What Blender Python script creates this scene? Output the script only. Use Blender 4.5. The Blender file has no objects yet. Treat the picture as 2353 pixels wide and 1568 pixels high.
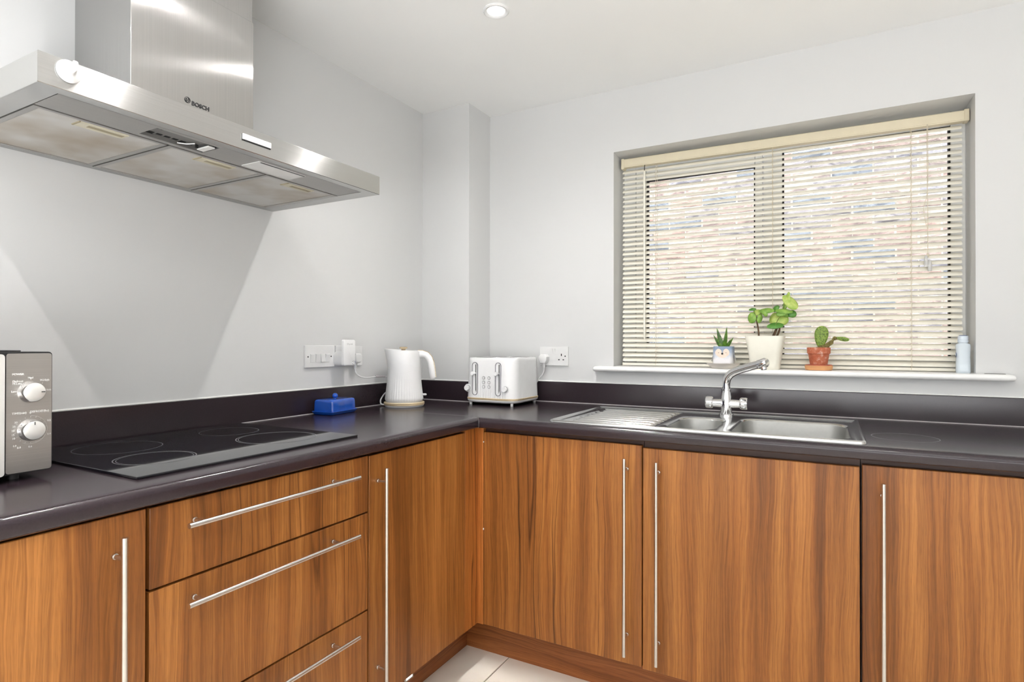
import bpy, bmesh, math, random
from mathutils import Vector, Matrix, noise as mnoise
random.seed(7)
PI = math.pi
S = bpy.context.scene
COL = S.collection

# ------------------------------------------------------------------ camera
FPX = 1330.0
yaw, pitch, roll = math.radians(28.68), math.radians(.28), math.radians(.075)
fw = Vector((-math.sin(yaw)*math.cos(pitch), math.cos(yaw)*math.cos(pitch), math.sin(pitch)))
r0 = Vector((math.cos(yaw), math.sin(yaw), 0))
u0 = r0.cross(fw)
rt = math.cos(roll)*r0 + math.sin(roll)*u0
up = -math.sin(roll)*r0 + math.cos(roll)*u0
cam = bpy.data.cameras.new('camera')
cam.sensor_fit = 'HORIZONTAL'
cam.sensor_width = 36
cam.lens = FPX/2353*36
cam.clip_start = .02
camo = bpy.data.objects.new('camera', cam)
COL.objects.link(camo)
camo.matrix_world = Matrix(((rt.x, up.x, -fw.x, 1.738), (rt.y, up.y, -fw.y, -2.455), (rt.z, up.z, -fw.z, 1.188), (0, 0, 0, 1)))
S.camera = camo

# ------------------------------------------------------------------ world, exposure
W = bpy.data.worlds.new('sky')
S.world = W
W.use_nodes = True
bg = W.node_tree.nodes['Background']
bg.inputs[0].default_value = (.93, .97, 1.0, 1)
bg.inputs[1].default_value = 9.0
sunl = bpy.data.lights.new('sun', 'SUN')      # high sun raking over the neighbour's brick wall
sunl.energy = 8
sunl.angle = .01
sunl.color = (.97, .97, 1)
suno = bpy.data.objects.new('sun', sunl)
COL.objects.link(suno)
suno.rotation_euler = Vector((.30, .42, -.86)).to_track_quat('-Z', 'Y').to_euler()
bl_ = bpy.data.lights.new('ceiling_fill', 'AREA')      # added unseen soft uplight behind the camera, brightens ceiling and walls
bl_.shape = 'RECTANGLE'
bl_.size, bl_.size_y = 2.6, 1.2
bl_.energy = 91
bl_.color = (.96, .98, 1)
blo = bpy.data.objects.new('ceiling_fill', bl_)
COL.objects.link(blo)
blo.location = (1.7, -3.45, .75)
blo.rotation_euler = (math.radians(172), 0, 0)
LAMP = 12000.0         # radiance of every downlight bulb
for pn_, loc_, sx_, sy_, rx_ in (('window_portal', (1.54, .235, 1.56), 1.26, .94, -90),):
    la = bpy.data.lights.new(pn_, 'AREA')      # guides the sampling of sky light through the window, emits nothing itself
    la.shape = 'RECTANGLE'
    la.size, la.size_y = sx_, sy_
    la.cycles.is_portal = True
    lo = bpy.data.objects.new(pn_, la)
    COL.objects.link(lo)
    lo.location = loc_
    lo.rotation_euler = (math.radians(rx_), 0, 0)
S.view_settings.view_transform = 'Standard'
S.view_settings.look = 'None'
S.view_settings.exposure = 0.0
S.view_settings.gamma = 1.0
S.view_settings.use_curve_mapping = False
S.cycles.use_denoising = True
S.cycles.max_bounces = 10
S.cycles.diffuse_bounces = 7
S.cycles.glossy_bounces = 5
S.cycles.transparent_max_bounces = 12
S.cycles.sample_clamp_indirect = 6
S.cycles.caustics_reflective = False
S.cycles.caustics_refractive = False

# ------------------------------------------------------------------ materials
class N:
    def __init__(s, name):
        s.m = bpy.data.materials.new(name)
        s.m.use_nodes = True
        s.t = s.m.node_tree
        s.b = s.t.nodes['Principled BSDF']
        s.out = s.t.nodes['Material Output']
    def n(s, typ, **kw):
        nd = s.t.nodes.new(typ)
        for k, v in kw.items():
            setattr(nd, k, v)
        return nd
    def l(s, a, b):
        s.t.links.new(a, b)
    def val(s, sock, v):
        if isinstance(v, (int, float, tuple)):
            sock.default_value = v
        else:
            s.l(v, sock)
    def math(s, op, a, b=None, c=None, clamp=False):
        nd = s.n('ShaderNodeMath', operation=op, use_clamp=clamp)
        for i, v in enumerate((a, b, c)):
            if v is not None:
                s.val(nd.inputs[i], v)
        return nd.outputs[0]
    def noise(s, vec, scale, detail=2, rough=.5, dist=0):
        nd = s.n('ShaderNodeTexNoise')
        nd.inputs['Scale'].default_value = scale
        nd.inputs['Detail'].default_value = detail
        nd.inputs['Roughness'].default_value = rough
        nd.inputs['Distortion'].default_value = dist
        if vec is not None:
            s.l(vec, nd.inputs['Vector'])
        return nd.outputs['Fac']
    def ramp(s, fac, stops):
        nd = s.n('ShaderNodeValToRGB')
        els = nd.color_ramp.elements
        while len(els) < len(stops):
            els.new(.5)
        for e, (p, c) in zip(els, stops):
            e.position = p
            e.color = (*c, 1)
        s.l(fac, nd.inputs[0])
        return nd.outputs[0]
    def mix(s, fac, a, b, mode='MIX'):
        nd = s.n('ShaderNodeMix', data_type='RGBA', blend_type=mode)
        s.val(nd.inputs[0], fac)
        for i, v in ((6, a), (7, b)):
            if isinstance(v, tuple):
                nd.inputs[i].default_value = (*v, 1)
            else:
                s.l(v, nd.inputs[i])
        return nd.outputs[2]
    def comb(s, x, y, z):
        nd = s.n('ShaderNodeCombineXYZ')
        for i, v in enumerate((x, y, z)):
            s.val(nd.inputs[i], v)
        return nd.outputs[0]
    def pos(s):
        return s.n('ShaderNodeNewGeometry').outputs['Position']
    def sep(s, v):
        nd = s.n('ShaderNodeSeparateXYZ')
        s.l(v, nd.inputs[0])
        return nd.outputs
    def bump(s, h, strength, dist=.001):
        nd = s.n('ShaderNodeBump')
        nd.inputs['Strength'].default_value = strength
        nd.inputs['Distance'].default_value = dist
        s.l(h, nd.inputs['Height'])
        s.l(nd.outputs[0], s.b.inputs['Normal'])
    def set(s, **kw):
        for k, v in kw.items():
            s.val(s.b.inputs[k.replace('_', ' ')], v)

def srgb(r, g, b):
    f = lambda c: (c/255/12.92) if c/255 <= .04045 else ((c/255+.055)/1.055)**2.4
    return (f(r), f(g), f(b))

def plain(name, col, rough=.5, metal=0, spec=.5, var=.06, nscale=30, bump=0, bscale=300, coat=0):
    """a procedural paint / plastic / metal: one colour with faint noise mottling and optional fine relief"""
    m = N(name)
    p = m.pos()
    f = m.noise(p, nscale, 3)
    dark = tuple(c*(1-var) for c in col)
    lite = tuple(min(1, c*(1+var)) for c in col)
    m.l(m.ramp(f, [(.3, dark), (.7, lite)]), m.b.inputs['Base Color'])
    m.set(Roughness=rough, Metallic=metal)
    m.b.inputs['Specular IOR Level'].default_value = spec
    if coat:
        m.b.inputs['Coat Weight'].default_value = coat
        m.b.inputs['Coat Roughness'].default_value = .06
    if bump:
        m.bump(m.noise(p, bscale, 2), bump, .0006)
    return m.m

def wood(name, lightc, midc, darkc, horizontal=False, rough=.42):
    m = N(name)
    p = m.sep(m.pos())
    rnd = m.n('ShaderNodeObjectInfo').outputs['Random']
    u = m.math('ADD', m.math('ADD', p[0], p[1]), m.math('MULTIPLY', rnd, 37.0))
    v = p[2]
    if horizontal:
        u, v = v, u
    warp = m.noise(m.comb(m.math('MULTIPLY', u, 9.0), m.math('MULTIPLY', v, 1.6), 0), 1, 3, .5)
    uu = m.math('ADD', u, m.math('MULTIPLY', m.math('SUBTRACT', warp, .5), .060))
    band = m.noise(m.comb(m.math('MULTIPLY', uu, 17), m.math('MULTIPLY', v, .32), 2.0), 1, 4, .62)
    fine = m.noise(m.comb(m.math('MULTIPLY', uu, 190), m.math('MULTIPLY', v, 1.9), 5.0), 1, 4, .65)
    pores = m.noise(m.comb(m.math('MULTIPLY', u, 700), m.math('MULTIPLY', v, 22), 1.0), 1, 2, .6)
    col = m.ramp(band, [(.30, darkc), (.46, midc), (.60, lightc), (.78, midc)])
    broad = m.noise(m.comb(m.math('MULTIPLY', u, 7.5), m.math('MULTIPLY', v, .28), 12.0), 1, 2, .5)
    col = m.mix(.9, col, m.ramp(broad, [(.36, (.62, .56, .50)), (.50, (.95, .94, .93)), (.64, (1.12, 1.13, 1.15))]), 'MULTIPLY')
    f1 = m.ramp(fine, [(.34, (.62, .57, .52)), (.60, (1.10, 1.10, 1.10))])
    col = m.mix(.9, col, f1, 'MULTIPLY')
    f2 = m.ramp(pores, [(.34, (.72, .70, .68)), (.50, (1, 1, 1))])
    col = m.mix(.65, col, f2, 'MULTIPLY')
    # thin dark growth lines: contour lines of a slow noise
    ln = m.noise(m.comb(m.math('MULTIPLY', uu, 12), m.math('MULTIPLY', v, .20), 9.0), 1, 1, .5)
    fr = m.math('FRACT', m.math('MULTIPLY', ln, 3.6))
    d = m.math('ABSOLUTE', m.math('SUBTRACT', fr, .5))
    linef = m.ramp(d, [(.0, (.30, .23, .18)), (.03, (1, 1, 1))])
    gate = m.noise(m.comb(m.math('MULTIPLY', u, 6), m.math('MULTIPLY', v, .5), 4.0), 1, 1)
    gate = m.math('MULTIPLY', m.math('SUBTRACT', gate, .38, clamp=True), 4.5, clamp=True)
    col = m.mix(gate, col, m.mix(1.0, col, linef, 'MULTIPLY'))
    m.l(col, m.b.inputs['Base Color'])
    m.set(Roughness=rough)
    m.b.inputs['Specular IOR Level'].default_value = .38
    m.bump(pores, .06, .0004)
    return m.m

def steel(name, tangent, rough=.30, aniso=.8, col=(.62, .62, .61), scratch=(1, 300, 300), streak=.05, relief=.04):
    m = N(name)
    p = m.pos()
    vm = m.n('ShaderNodeVectorMath', operation='MULTIPLY')
    m.l(p, vm.inputs[0])
    vm.inputs[1].default_value = scratch
    f = m.noise(vm.outputs[0], 3, 3, .6)
    m.l(m.ramp(f, [(.3, tuple(c*(1-streak) for c in col)), (.7, tuple(c*(1+streak) for c in col))]), m.b.inputs['Base Color'])
    m.set(Metallic=1.0, Roughness=rough)
    if tangent:
        m.set(Anisotropic=aniso)
        m.l(m.comb(*[float(c) for c in tangent]), m.b.inputs['Tangent'])
    m.bump(f, relief, .0003)
    return m.m

def mesh_filter():
    m = N('filter_mesh')
    p = m.sep(m.pos())
    a = m.math('SINE', m.math('MULTIPLY', m.math('ADD', p[0], p[1]), 1700))
    b = m.math('SINE', m.math('MULTIPLY', m.math('SUBTRACT', p[0], p[1]), 1700))
    h = m.math('MULTIPLY', a, b)
    g = m.noise(m.pos(), 5.0, 3, .6)
    stain = m.ramp(g, [(.40, (.74, .725, .695)), (.70, (.50, .43, .34))])
    hole = m.math('MULTIPLY_ADD', h, .18, .82, clamp=True)
    m.l(m.mix(1.0, stain, m.comb(hole, hole, hole), 'MULTIPLY'), m.b.inputs['Base Color'])
    m.set(Metallic=.35, Roughness=.45)
    m.bump(h, .35, .0006)
    return m.m

def emit(name, col, s):
    m = N(name)
    m.b.inputs['Base Color'].default_value = (*col, 1)
    m.b.inputs['Emission Color'].default_value = (*col, 1)
    m.b.inputs['Emission Strength'].default_value = s
    return m.m

def beam_lamp(name, col, s):
    """reflector lamp: strongest straight down, weaker to the sides"""
    m = N(name)
    g = m.n('ShaderNodeNewGeometry')
    d = m.n('ShaderNodeVectorMath', operation='DOT_PRODUCT')
    d.inputs[1].default_value = (0, 0, 1)
    m.l(g.outputs['Incoming'], d.inputs[0])
    c = m.math('POWER', m.math('ABSOLUTE', d.outputs['Value']), 2.4)
    m.b.inputs['Base Color'].default_value = (*col, 1)
    m.b.inputs['Emission Color'].default_value = (*col, 1)
    m.l(m.math('MULTIPLY', c, s), m.b.inputs['Emission Strength'])
    return m.m

def pane_glass():
    m = N('window_glass')
    m.t.nodes.remove(m.b)
    tr = m.n('ShaderNodeBsdfTransparent')
    f = m.noise(m.pos(), 4, 1)
    m.l(m.ramp(f, [(.3, (.93, .96, .95)), (.7, (.95, .975, .965))]), tr.inputs[0])
    gl = m.n('ShaderNodeBsdfGlossy')
    gl.inputs['Roughness'].default_value = .01
    fr = m.n('ShaderNodeFresnel')
    fr.inputs[0].default_value = 1.45
    mx = m.n('ShaderNodeMixShader')
    m.l(fr.outputs[0], mx.inputs[0])
    m.l(tr.outputs[0], mx.inputs[1])
    m.l(gl.outputs[0], mx.inputs[2])
    m.l(mx.outputs[0], m.out.inputs[0])
    return m.m

def brick_mat():
    m = N('brick_clay')
    rnd = m.n('ShaderNodeObjectInfo').outputs['Random']
    base = m.ramp(rnd, [(.0, srgb(128, 109, 105)), (.24, srgb(133, 118, 113)), (.42, srgb(112, 105, 108)), (.58, srgb(96, 98, 106)), (.76, srgb(131, 107, 100)), (.90, srgb(110, 105, 111))])
    base.node.color_ramp.interpolation = 'CONSTANT'
    p = m.pos()
    vm = m.n('ShaderNodeVectorMath', operation='MULTIPLY')
    m.l(p, vm.inputs[0])
    vm.inputs[1].default_value = (1, 1, 3)
    f = m.noise(vm.outputs[0], 9, 4, .65, 1.2)
    c = m.mix(.7, base, m.ramp(f, [(.38, (.34, .33, .37)), (.54, (1.12, 1.10, 1.08))]), 'MULTIPLY')
    m.l(c, m.b.inputs['Base Color'])
    m.set(Roughness=.9)
    m.bump(f, .9, .02)
    return m.m

def worktop_mat():
    m = N('plum_laminate')
    p = m.pos()
    f = m.noise(p, 260, 3, .7)
    g = m.noise(p, 3, 2)
    c = m.ramp(f, [(.3, srgb(41, 33, 37)), (.7, srgb(46, 37, 42))])
    c = m.mix(.3, c, m.ramp(g, [(.3, (.8, .8, .82)), (.7, (1.1, 1.06, 1.08))]), 'MULTIPLY')
    m.l(c, m.b.inputs['Base Color'])
    m.l(m.math('MULTIPLY_ADD', g, .05, .185), m.b.inputs['Roughness'])
    m.b.inputs['Specular IOR Level'].default_value = .5
    return m.m

def wall_mat(name, col, rough):
    m = N(name)
    p = m.pos()
    f = m.noise(p, 1.6, 3)
    m.l(m.ramp(f, [(.3, tuple(c*.985 for c in col)), (.7, tuple(min(1, c*1.012) for c in col))]), m.b.inputs['Base Color'])
    m.set(Roughness=rough)
    m.b.inputs['Specular IOR Level'].default_value = .35
    m.bump(m.noise(p, 120, 3), .05, .0015)
    return m.m

def ombre_pot():
    """grey-blue glaze that fades to pale grey lower on the little pot"""
    m = N('ombre_glaze')
    z = m.sep(m.n('ShaderNodeTexCoord').outputs['Object'])[2]
    n = m.noise(m.pos(), 90, 3)
    f = m.math('ADD', m.math('MULTIPLY', z, 14.0), m.math('MULTIPLY', m.math('SUBTRACT', n, .5), .35))
    m.l(m.ramp(f, [(.42, srgb(230, 229, 232)), (.72, srgb(190, 199, 214)), (1.0, srgb(140, 157, 182))]), m.b.inputs['Base Color'])
    m.set(Roughness=.55)
    return m.m

def terracotta():
    m = N('terracotta')
    f = m.noise(m.pos(), 55, 4, .65)
    m.l(m.ramp(f, [(.35, srgb(176, 92, 62)), (.52, srgb(190, 110, 80)), (.68, srgb(220, 180, 164))]), m.b.inputs['Base Color'])
    m.set(Roughness=.85)
    return m.m

def cactus_mat():
    m = N('cactus_skin')
    vo = m.n('ShaderNodeTexVoronoi', feature='F1')
    vo.inputs['Scale'].default_value = 190
    m.l(m.pos(), vo.inputs['Vector'])
    m.l(m.ramp(vo.outputs['Distance'], [(.20, srgb(70, 88, 36)), (.42, srgb(112, 140, 56)), (.8, srgb(136, 160, 70))]), m.b.inputs['Base Color'])
    m.set(Roughness=.6)
    return m.m

def leaf_mat(name, a, b, scale=60):
    m = N(name)
    f = m.noise(m.pos(), scale, 3)
    m.l(m.ramp(f, [(.3, a), (.7, b)]), m.b.inputs['Base Color'])
    m.set(Roughness=.38)
    m.b.inputs['Subsurface Weight'].default_value = .15
    m.b.inputs['Subsurface Radius'].default_value = (.004, .006, .002)
    m.b.inputs['Subsurface Scale'].default_value = .5
    return m.m

def cloudy_plastic(name, col, alpha_rough=.25, trans=.5):
    m = N(name)
    f = m.noise(m.pos(), 20, 2)
    m.l(m.ramp(f, [(.3, tuple(c*.96 for c in col)), (.7, col)]), m.b.inputs['Base Color'])
    m.set(Roughness=alpha_rough)
    m.b.inputs['Transmission Weight'].default_value = trans
    m.b.inputs['IOR'].default_value = 1.35
    return m.m

M = {}
M['wall'] = wall_mat('wall_paint', (.64, .642, .64), .42)
M['ceiling'] = wall_mat('ceiling_paint', (.90, .90, .89), .6)
M['sill'] = plain('sill_gloss', (.90, .90, .89), .28, var=.02)
M['wood'] = wood('walnut_veneer', srgb(168, 111, 55), srgb(146, 91, 41), srgb(102, 60, 26))
M['wood_end'] = wood('walnut_post', srgb(182, 116, 56), srgb(168, 102, 46), srgb(146, 84, 36))
M['plinth'] = wood('walnut_plinth', srgb(168, 104, 58), srgb(146, 86, 46), srgb(112, 64, 34), True, .4)
M['carcass'] = plain('carcass_brown', srgb(62, 34, 20), .5)
M['worktop'] = worktop_mat()
M['joint'] = plain('joint_strip', srgb(150, 146, 146), .3, .9)
M['seal'] = plain('white_sealant', (.86, .86, .84), .4, var=.02)
M['greyseal'] = plain('grey_sealant', srgb(190, 184, 186), .35, var=.04)
M['steelH'] = steel('hood_steel_brushed_along', (0, 0, 1), .24, .985, scratch=(300, 1, 300))
M['steelV'] = steel('hood_steel_brushed_up', (0, 1, 0), .17, .985, col=(.50, .495, .485), scratch=(300, 300, 1), relief=.30)
M['steelpanel'] = steel('hood_underside', None, .45, 0, col=(.50, .49, .475), scratch=(300, 2, 300))
M['steelS'] = steel('sink_steel', None, .13, 0, col=(.66, .66, .65), scratch=(2, 200, 200), streak=.03, relief=.01)
M['steelB'] = steel('bowl_steel', None, .42, 0, col=(.46, .46, .445), scratch=(30, 30, 30), streak=.03)
M['steelM'] = steel('microwave_steel', (0, 1, 0), .34, .5, col=(.50, .475, .45), scratch=(300, 1, 300))
M['handle'] = steel('handle_steel', None, .26, 0, col=(.72, .70, .67), scratch=(30, 30, 30))
M['chrome'] = plain('chrome', (.86, .86, .87), .04, 1.0, var=.01)
M['filter'] = mesh_filter()
M['beige'] = plain('beige_latch', srgb(196, 190, 170), .5)
M['beigedark'] = plain('latch_slot', srgb(150, 140, 116), .6)
M['black'] = plain('black_plastic', (.012, .012, .013), .4)
M['hole'] = plain('dark_void', (.006, .006, .006), .9)
M['recess'] = plain('recess_metal', (.22, .215, .21), .5, .6)
M['hobglass'] = plain('hob_glass', (.006, .006, .009), .035, spec=.6, coat=.3)
M['ringgrey'] = plain('ring_print', (.10, .10, .105), .35, nscale=120, var=.5)
M['white'] = plain('white_plastic', (.80, .80, .80), .35, var=.02)
M['whitematt'] = plain('white_matt_enamel', (.80, .80, .80), .5, var=.015)
M['socket'] = plain('socket_white', (.72, .72, .715), .4, var=.02)
M['lens'] = plain('lamp_cover_opal', (.66, .66, .65), .25, var=.03)
M['print'] = plain('black_print', (.02, .02, .022), .5)
M['printgrey'] = plain('grey_print', (.40, .40, .40), .5)
M['printwhite'] = plain('white_print', (.80, .79, .77), .5)
M['ash'] = wood('pale_ash', srgb(216, 200, 168), srgb(202, 184, 152), srgb(176, 156, 124), True, .5)
M['blue'] = plain('cobalt_glaze', (.005, .072, .42), .08, spec=.6, var=.12, coat=.5)
M['blind'] = plain('cream_slat', srgb(240, 236, 223), .38, var=.02)
M['headrail'] = plain('cream_headrail', srgb(216, 206, 180), .45, var=.02)
M['cord'] = plain('blind_cord', srgb(206, 196, 176), .8)
M['rimgrey'] = plain('grey_trim', srgb(128, 128, 132), .3, .6)
M['ringfaint'] = plain('faint_ring_print', (.045, .045, .05), .35, nscale=120, var=.5)
M['clear'] = cloudy_plastic('clear_acrylic', (.94, .94, .93), .1, .5)
M['upvc'] = plain('upvc_white', (.86, .87, .87), .25, var=.015)
M['gasket'] = plain('black_gasket', (.01, .01, .012), .6)
M['glass'] = pane_glass()
M['brick'] = brick_mat()
M['mortar'] = plain('mortar', srgb(176, 168, 162), .9, nscale=60, var=.15, bump=.5, bscale=80)
M['ground'] = plain('outside_ground', (.60, .58, .54), .9, var=.2)
M['tile'] = plain('cream_tile', srgb(240, 232, 219), .12, var=.03, nscale=4, coat=.2)
M['grout'] = plain('grout', srgb(120, 104, 88), .9)
M['lamp'] = beam_lamp('lamp_lens', (1, .985, .965), LAMP)
M['lampglow'] = beam_lamp('lamp_glow', (1, .985, .965), 14)
M['ledlens'] = emit('plinth_lens', (1, 1, 1), 1.6)
M['creampot'] = plain('cream_pot_plastic', srgb(248, 244, 229), .45, var=.02)
M['soil'] = plain('potting_soil', (.05, .035, .022), .95, var=.4, nscale=200, bump=1)
M['stem'] = plain('woody_stem', srgb(96, 72, 50), .8, var=.3, nscale=200)
M['petiole'] = plain('green_petiole', srgb(110, 124, 60), .6, var=.2)
M['leaf'] = leaf_mat('pilea_leaf', srgb(96, 142, 48), srgb(150, 184, 84))
M['leaf2'] = leaf_mat('pilea_leaf_pale', srgb(146, 176, 70), srgb(196, 208, 118))
M['leaf3'] = leaf_mat('pilea_leaf_deep', srgb(58, 112, 36), srgb(92, 146, 58))
M['aloe'] = leaf_mat('aloe_leaf', srgb(34, 66, 28), srgb(98, 140, 44), 90)
M['ombre'] = ombre_pot()
M['cheek'] = plain('cream_patch', srgb(240, 222, 206), .6, var=.02)
M['saucer'] = plain('ivory_saucer', srgb(236, 228, 218), .3, var=.02)
M['terra'] = terracotta()
M['orange'] = plain('orange_saucer', srgb(218, 160, 108), .55, var=.08)
M['redplate'] = plain('dull_red_rim', srgb(190, 96, 80), .6)
M['cactus'] = cactus_mat()
M['drycactus'] = plain('dry_corky_stem', srgb(120, 108, 62), .9, var=.45, nscale=180, bump=.8)
M['gravel'] = plain('pale_gravel', srgb(196, 188, 176), .9, var=.5, nscale=220, bump=1)
M['bottle'] = cloudy_plastic('milky_blue_bottle', srgb(232, 242, 250), .18, .2)
M['cap'] = plain('pale_cap', srgb(214, 224, 234), .35, var=.03)
M['navy'] = plain('navy_print', srgb(52, 70, 120), .5)
M['mwdoor'] = plain('microwave_door_silver', (.74, .73, .70), .3, .5, var=.02)

# ------------------------------------------------------------------ mesh building
class B:
    def __init__(s):
        s.bm = bmesh.new()
        s.wn = False
    def face(s, pts):
        vs = [s.bm.verts.new(p) for p in pts]
        return s.bm.faces.new(vs)
    def box(s, x0, x1, y0, y1, z0, z1, bev=0, seg=2):
        r = bmesh.ops.create_cube(s.bm, size=1)
        vs = r['verts']
        for v in vs:
            v.co = Vector(((x0+x1)/2+v.co.x*(x1-x0), (y0+y1)/2+v.co.y*(y1-y0), (z0+z1)/2+v.co.z*(z1-z0)))
        if bev:
            s.wn = True
            es = list({e for v in vs for e in v.link_edges})
            bmesh.ops.bevel(s.bm, geom=es, offset=bev, segments=seg, affect='EDGES', profile=.5)
        return s
    def loft(s, rings, closed=True, cap0=True, cap1=True):
        R = [[s.bm.verts.new(p) for p in r] for r in rings]
        n = len(R[0])
        for a, b in zip(R, R[1:]):
            for i in range(n if closed else n-1):
                j = (i+1) % n
                s.bm.faces.new((a[i], a[j], b[j], b[i]))
        if closed and cap0:
            s.bm.faces.new(list(reversed(R[0])))
        if closed and cap1:
            s.bm.faces.new(R[-1])
        return s
    def lathe(s, prof, c=(0, 0, 0), seg=32, axis='z', cap0=True, cap1=True):
        rings = []
        for r, h in prof:
            ring = []
            for i in range(seg):
                a = 2*PI*i/seg
                x, y = r*math.cos(a), r*math.sin(a)
                if axis == 'z':
                    p = (c[0]+x, c[1]+y, c[2]+h)
                elif axis == 'x':
                    p = (c[0]+h, c[1]+x, c[2]+y)
                elif axis == '-y':
                    p = (c[0]+x, c[1]-h, c[2]+y)
                else:
                    p = (c[0]-x, c[1]+h, c[2]+y)
                ring.append(p)
            rings.append(ring)
        return s.loft(rings, True, cap0, cap1)
    def tube(s, path, rad, seg=12, cap=True):
        path = [Vector(p) for p in path]
        rs = rad if isinstance(rad, (list, tuple)) else [rad]*len(path)
        rings = []
        ref = None
        for i, p in enumerate(path):
            t = (path[min(i+1, len(path)-1)] - path[max(i-1, 0)]).normalized()
            if ref is None:
                ref = Vector((0, 0, 1)) if abs(t.z) < .9 else Vector((1, 0, 0))
            n = (ref - ref.dot(t)*t).normalized()
            ref = n
            b = t.cross(n)
            rings.append([p + rs[i]*(math.cos(2*PI*k/seg)*n + math.sin(2*PI*k/seg)*b) for k in range(seg)])
        return s.loft(rings, True, cap, cap)
    def ball(s, c, r, sc=(1, 1, 1), seg=20, rings=12):
        g = bmesh.ops.create_uvsphere(s.bm, u_segments=seg, v_segments=rings, radius=r)
        for v in g['verts']:
            v.co = Vector((c[0]+v.co.x*sc[0], c[1]+v.co.y*sc[1], c[2]+v.co.z*sc[2]))
        return s
    def torus(s, c, R, r, axis='z', seg=48, rs=8, flat=1.0):
        rings = []
        for i in range(seg):
            a = 2*PI*i/seg
            ring = []
            for k in range(rs):
                b = 2*PI*k/rs
                q, h = R+r*math.cos(b), r*flat*math.sin(b)
                x, y = q*math.cos(a), q*math.sin(a)
                if axis == 'z':
                    ring.append((c[0]+x, c[1]+y, c[2]+h))
                elif axis == 'x':
                    ring.append((c[0]+h, c[1]+x, c[2]+y))
                else:
                    ring.append((c[0]-x, c[1]+h, c[2]+y))
            rings.append(ring)
        rings.append(rings[0])
        s.loft(rings, True, False, False)
        bmesh.ops.remove_doubles(s.bm, verts=s.bm.verts, dist=1e-6)
        return s
    def prism(s, poly, axis, a, b):
        def P(u, v, w):
            return {'x': (w, u, v), 'y': (u, w, v), 'z': (u, v, w)}[axis]
        return s.loft([[P(u, v, a) for u, v in poly], [P(u, v, b) for u, v in poly]])

def rrect(cx, cy, w, h, r, n=6):
    pts = []
    for qx, qy, a0 in ((1, 1, 0), (-1, 1, 90), (-1, -1, 180), (1, -1, 270)):
        for i in range(n+1):
            a = math.radians(a0+90*i/n)
            pts.append((cx+qx*(w/2-r)+r*math.cos(a), cy+qy*(h/2-r)+r*math.sin(a)))
    return pts

ROOT = {}
def obj(name, b, mat, parent=None, smooth=38, local=False):
    """link a builder's mesh as one object; vertices are world coordinates unless local"""
    bm = b.bm if isinstance(b, B) else b
    wn = isinstance(b, B) and b.wn
    base = ROOT.get(parent.name) if parent else None
    if base is not None and not local:
        bmesh.ops.transform(bm, matrix=base.inverted(), verts=bm.verts)
    bmesh.ops.recalc_face_normals(bm, faces=bm.faces)
    me = bpy.data.meshes.new(name)
    bm.to_mesh(me)
    bm.free()
    if smooth:
        me.shade_smooth()
        me.set_sharp_from_angle(angle=math.radians(smooth))
    me.materials.append(mat)
    o = bpy.data.objects.new(name, me)
    COL.objects.link(o)
    if wn and smooth:
        md = o.modifiers.new('weighted_normal', 'WEIGHTED_NORMAL')
        md.keep_sharp = True
    if parent:
        o.parent = parent
        ROOT[o.name] = base
    else:
        ROOT[o.name] = Matrix.Identity(4)
    return o

def thing(name, label, cat, loc=(0, 0, 0), rotz=0, group=None):
    o = bpy.data.objects.new(name, None)
    COL.objects.link(o)
    o.empty_display_size = .05
    o.location = loc
    o.rotation_euler = (0, 0, rotz)
    o['label'] = label
    o['category'] = cat
    if group:
        o['group'] = group
    ROOT[o.name] = Matrix.Translation(loc) @ Matrix.Rotation(rotz, 4, 'Z')
    return o

def struct_root(name, loc=(0, 0, 0)):
    o = bpy.data.objects.new(name, None)
    COL.objects.link(o)
    o.location = loc
    o['kind'] = 'structure'
    ROOT[o.name] = Matrix.Translation(loc)
    return o

def struct(name, b, mat, smooth=0):
    o = obj(name, b, mat, None, smooth)
    o['kind'] = 'structure'
    return o

def dup(o, parent, loc=None):
    c = o.copy()
    COL.objects.link(c)
    c.parent = parent
    if loc is not None:
        c.location = loc
    ROOT[c.name] = ROOT.get(o.name)
    return c

def lettering(name, body, size, mat, parent, origin, right, upv, bold=0, align='CENTER', depth=.0004):
    cu = bpy.data.curves.new(name, 'FONT')
    cu.body = body
    cu.size = size
    cu.align_x = align
    cu.align_y = 'CENTER'
    cu.extrude = depth
    cu.offset = bold
    cu.resolution_u = 3
    t = bpy.data.objects.new(name+'_curve', cu)
    COL.objects.link(t)
    dg = bpy.context.evaluated_depsgraph_get()
    me = bpy.data.meshes.new_from_object(t.evaluated_get(dg))
    bpy.data.objects.remove(t)
    right, upv = Vector(right).normalized(), Vector(upv).normalized()
    nrm = right.cross(upv)
    mt = Matrix(((right.x, upv.x, nrm.x, origin[0]), (right.y, upv.y, nrm.y, origin[1]), (right.z, upv.z, nrm.z, origin[2]), (0, 0, 0, 1)))
    base = ROOT.get(parent.name)
    me.transform((base.inverted() if base is not None else Matrix.Identity(4)) @ mt)
    me.materials.clear()
    me.materials.append(mat)
    me.name = name
    o = bpy.data.objects.new(name, me)
    COL.objects.link(o)
    o.parent = parent
    ROOT[o.name] = base
    return o

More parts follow.
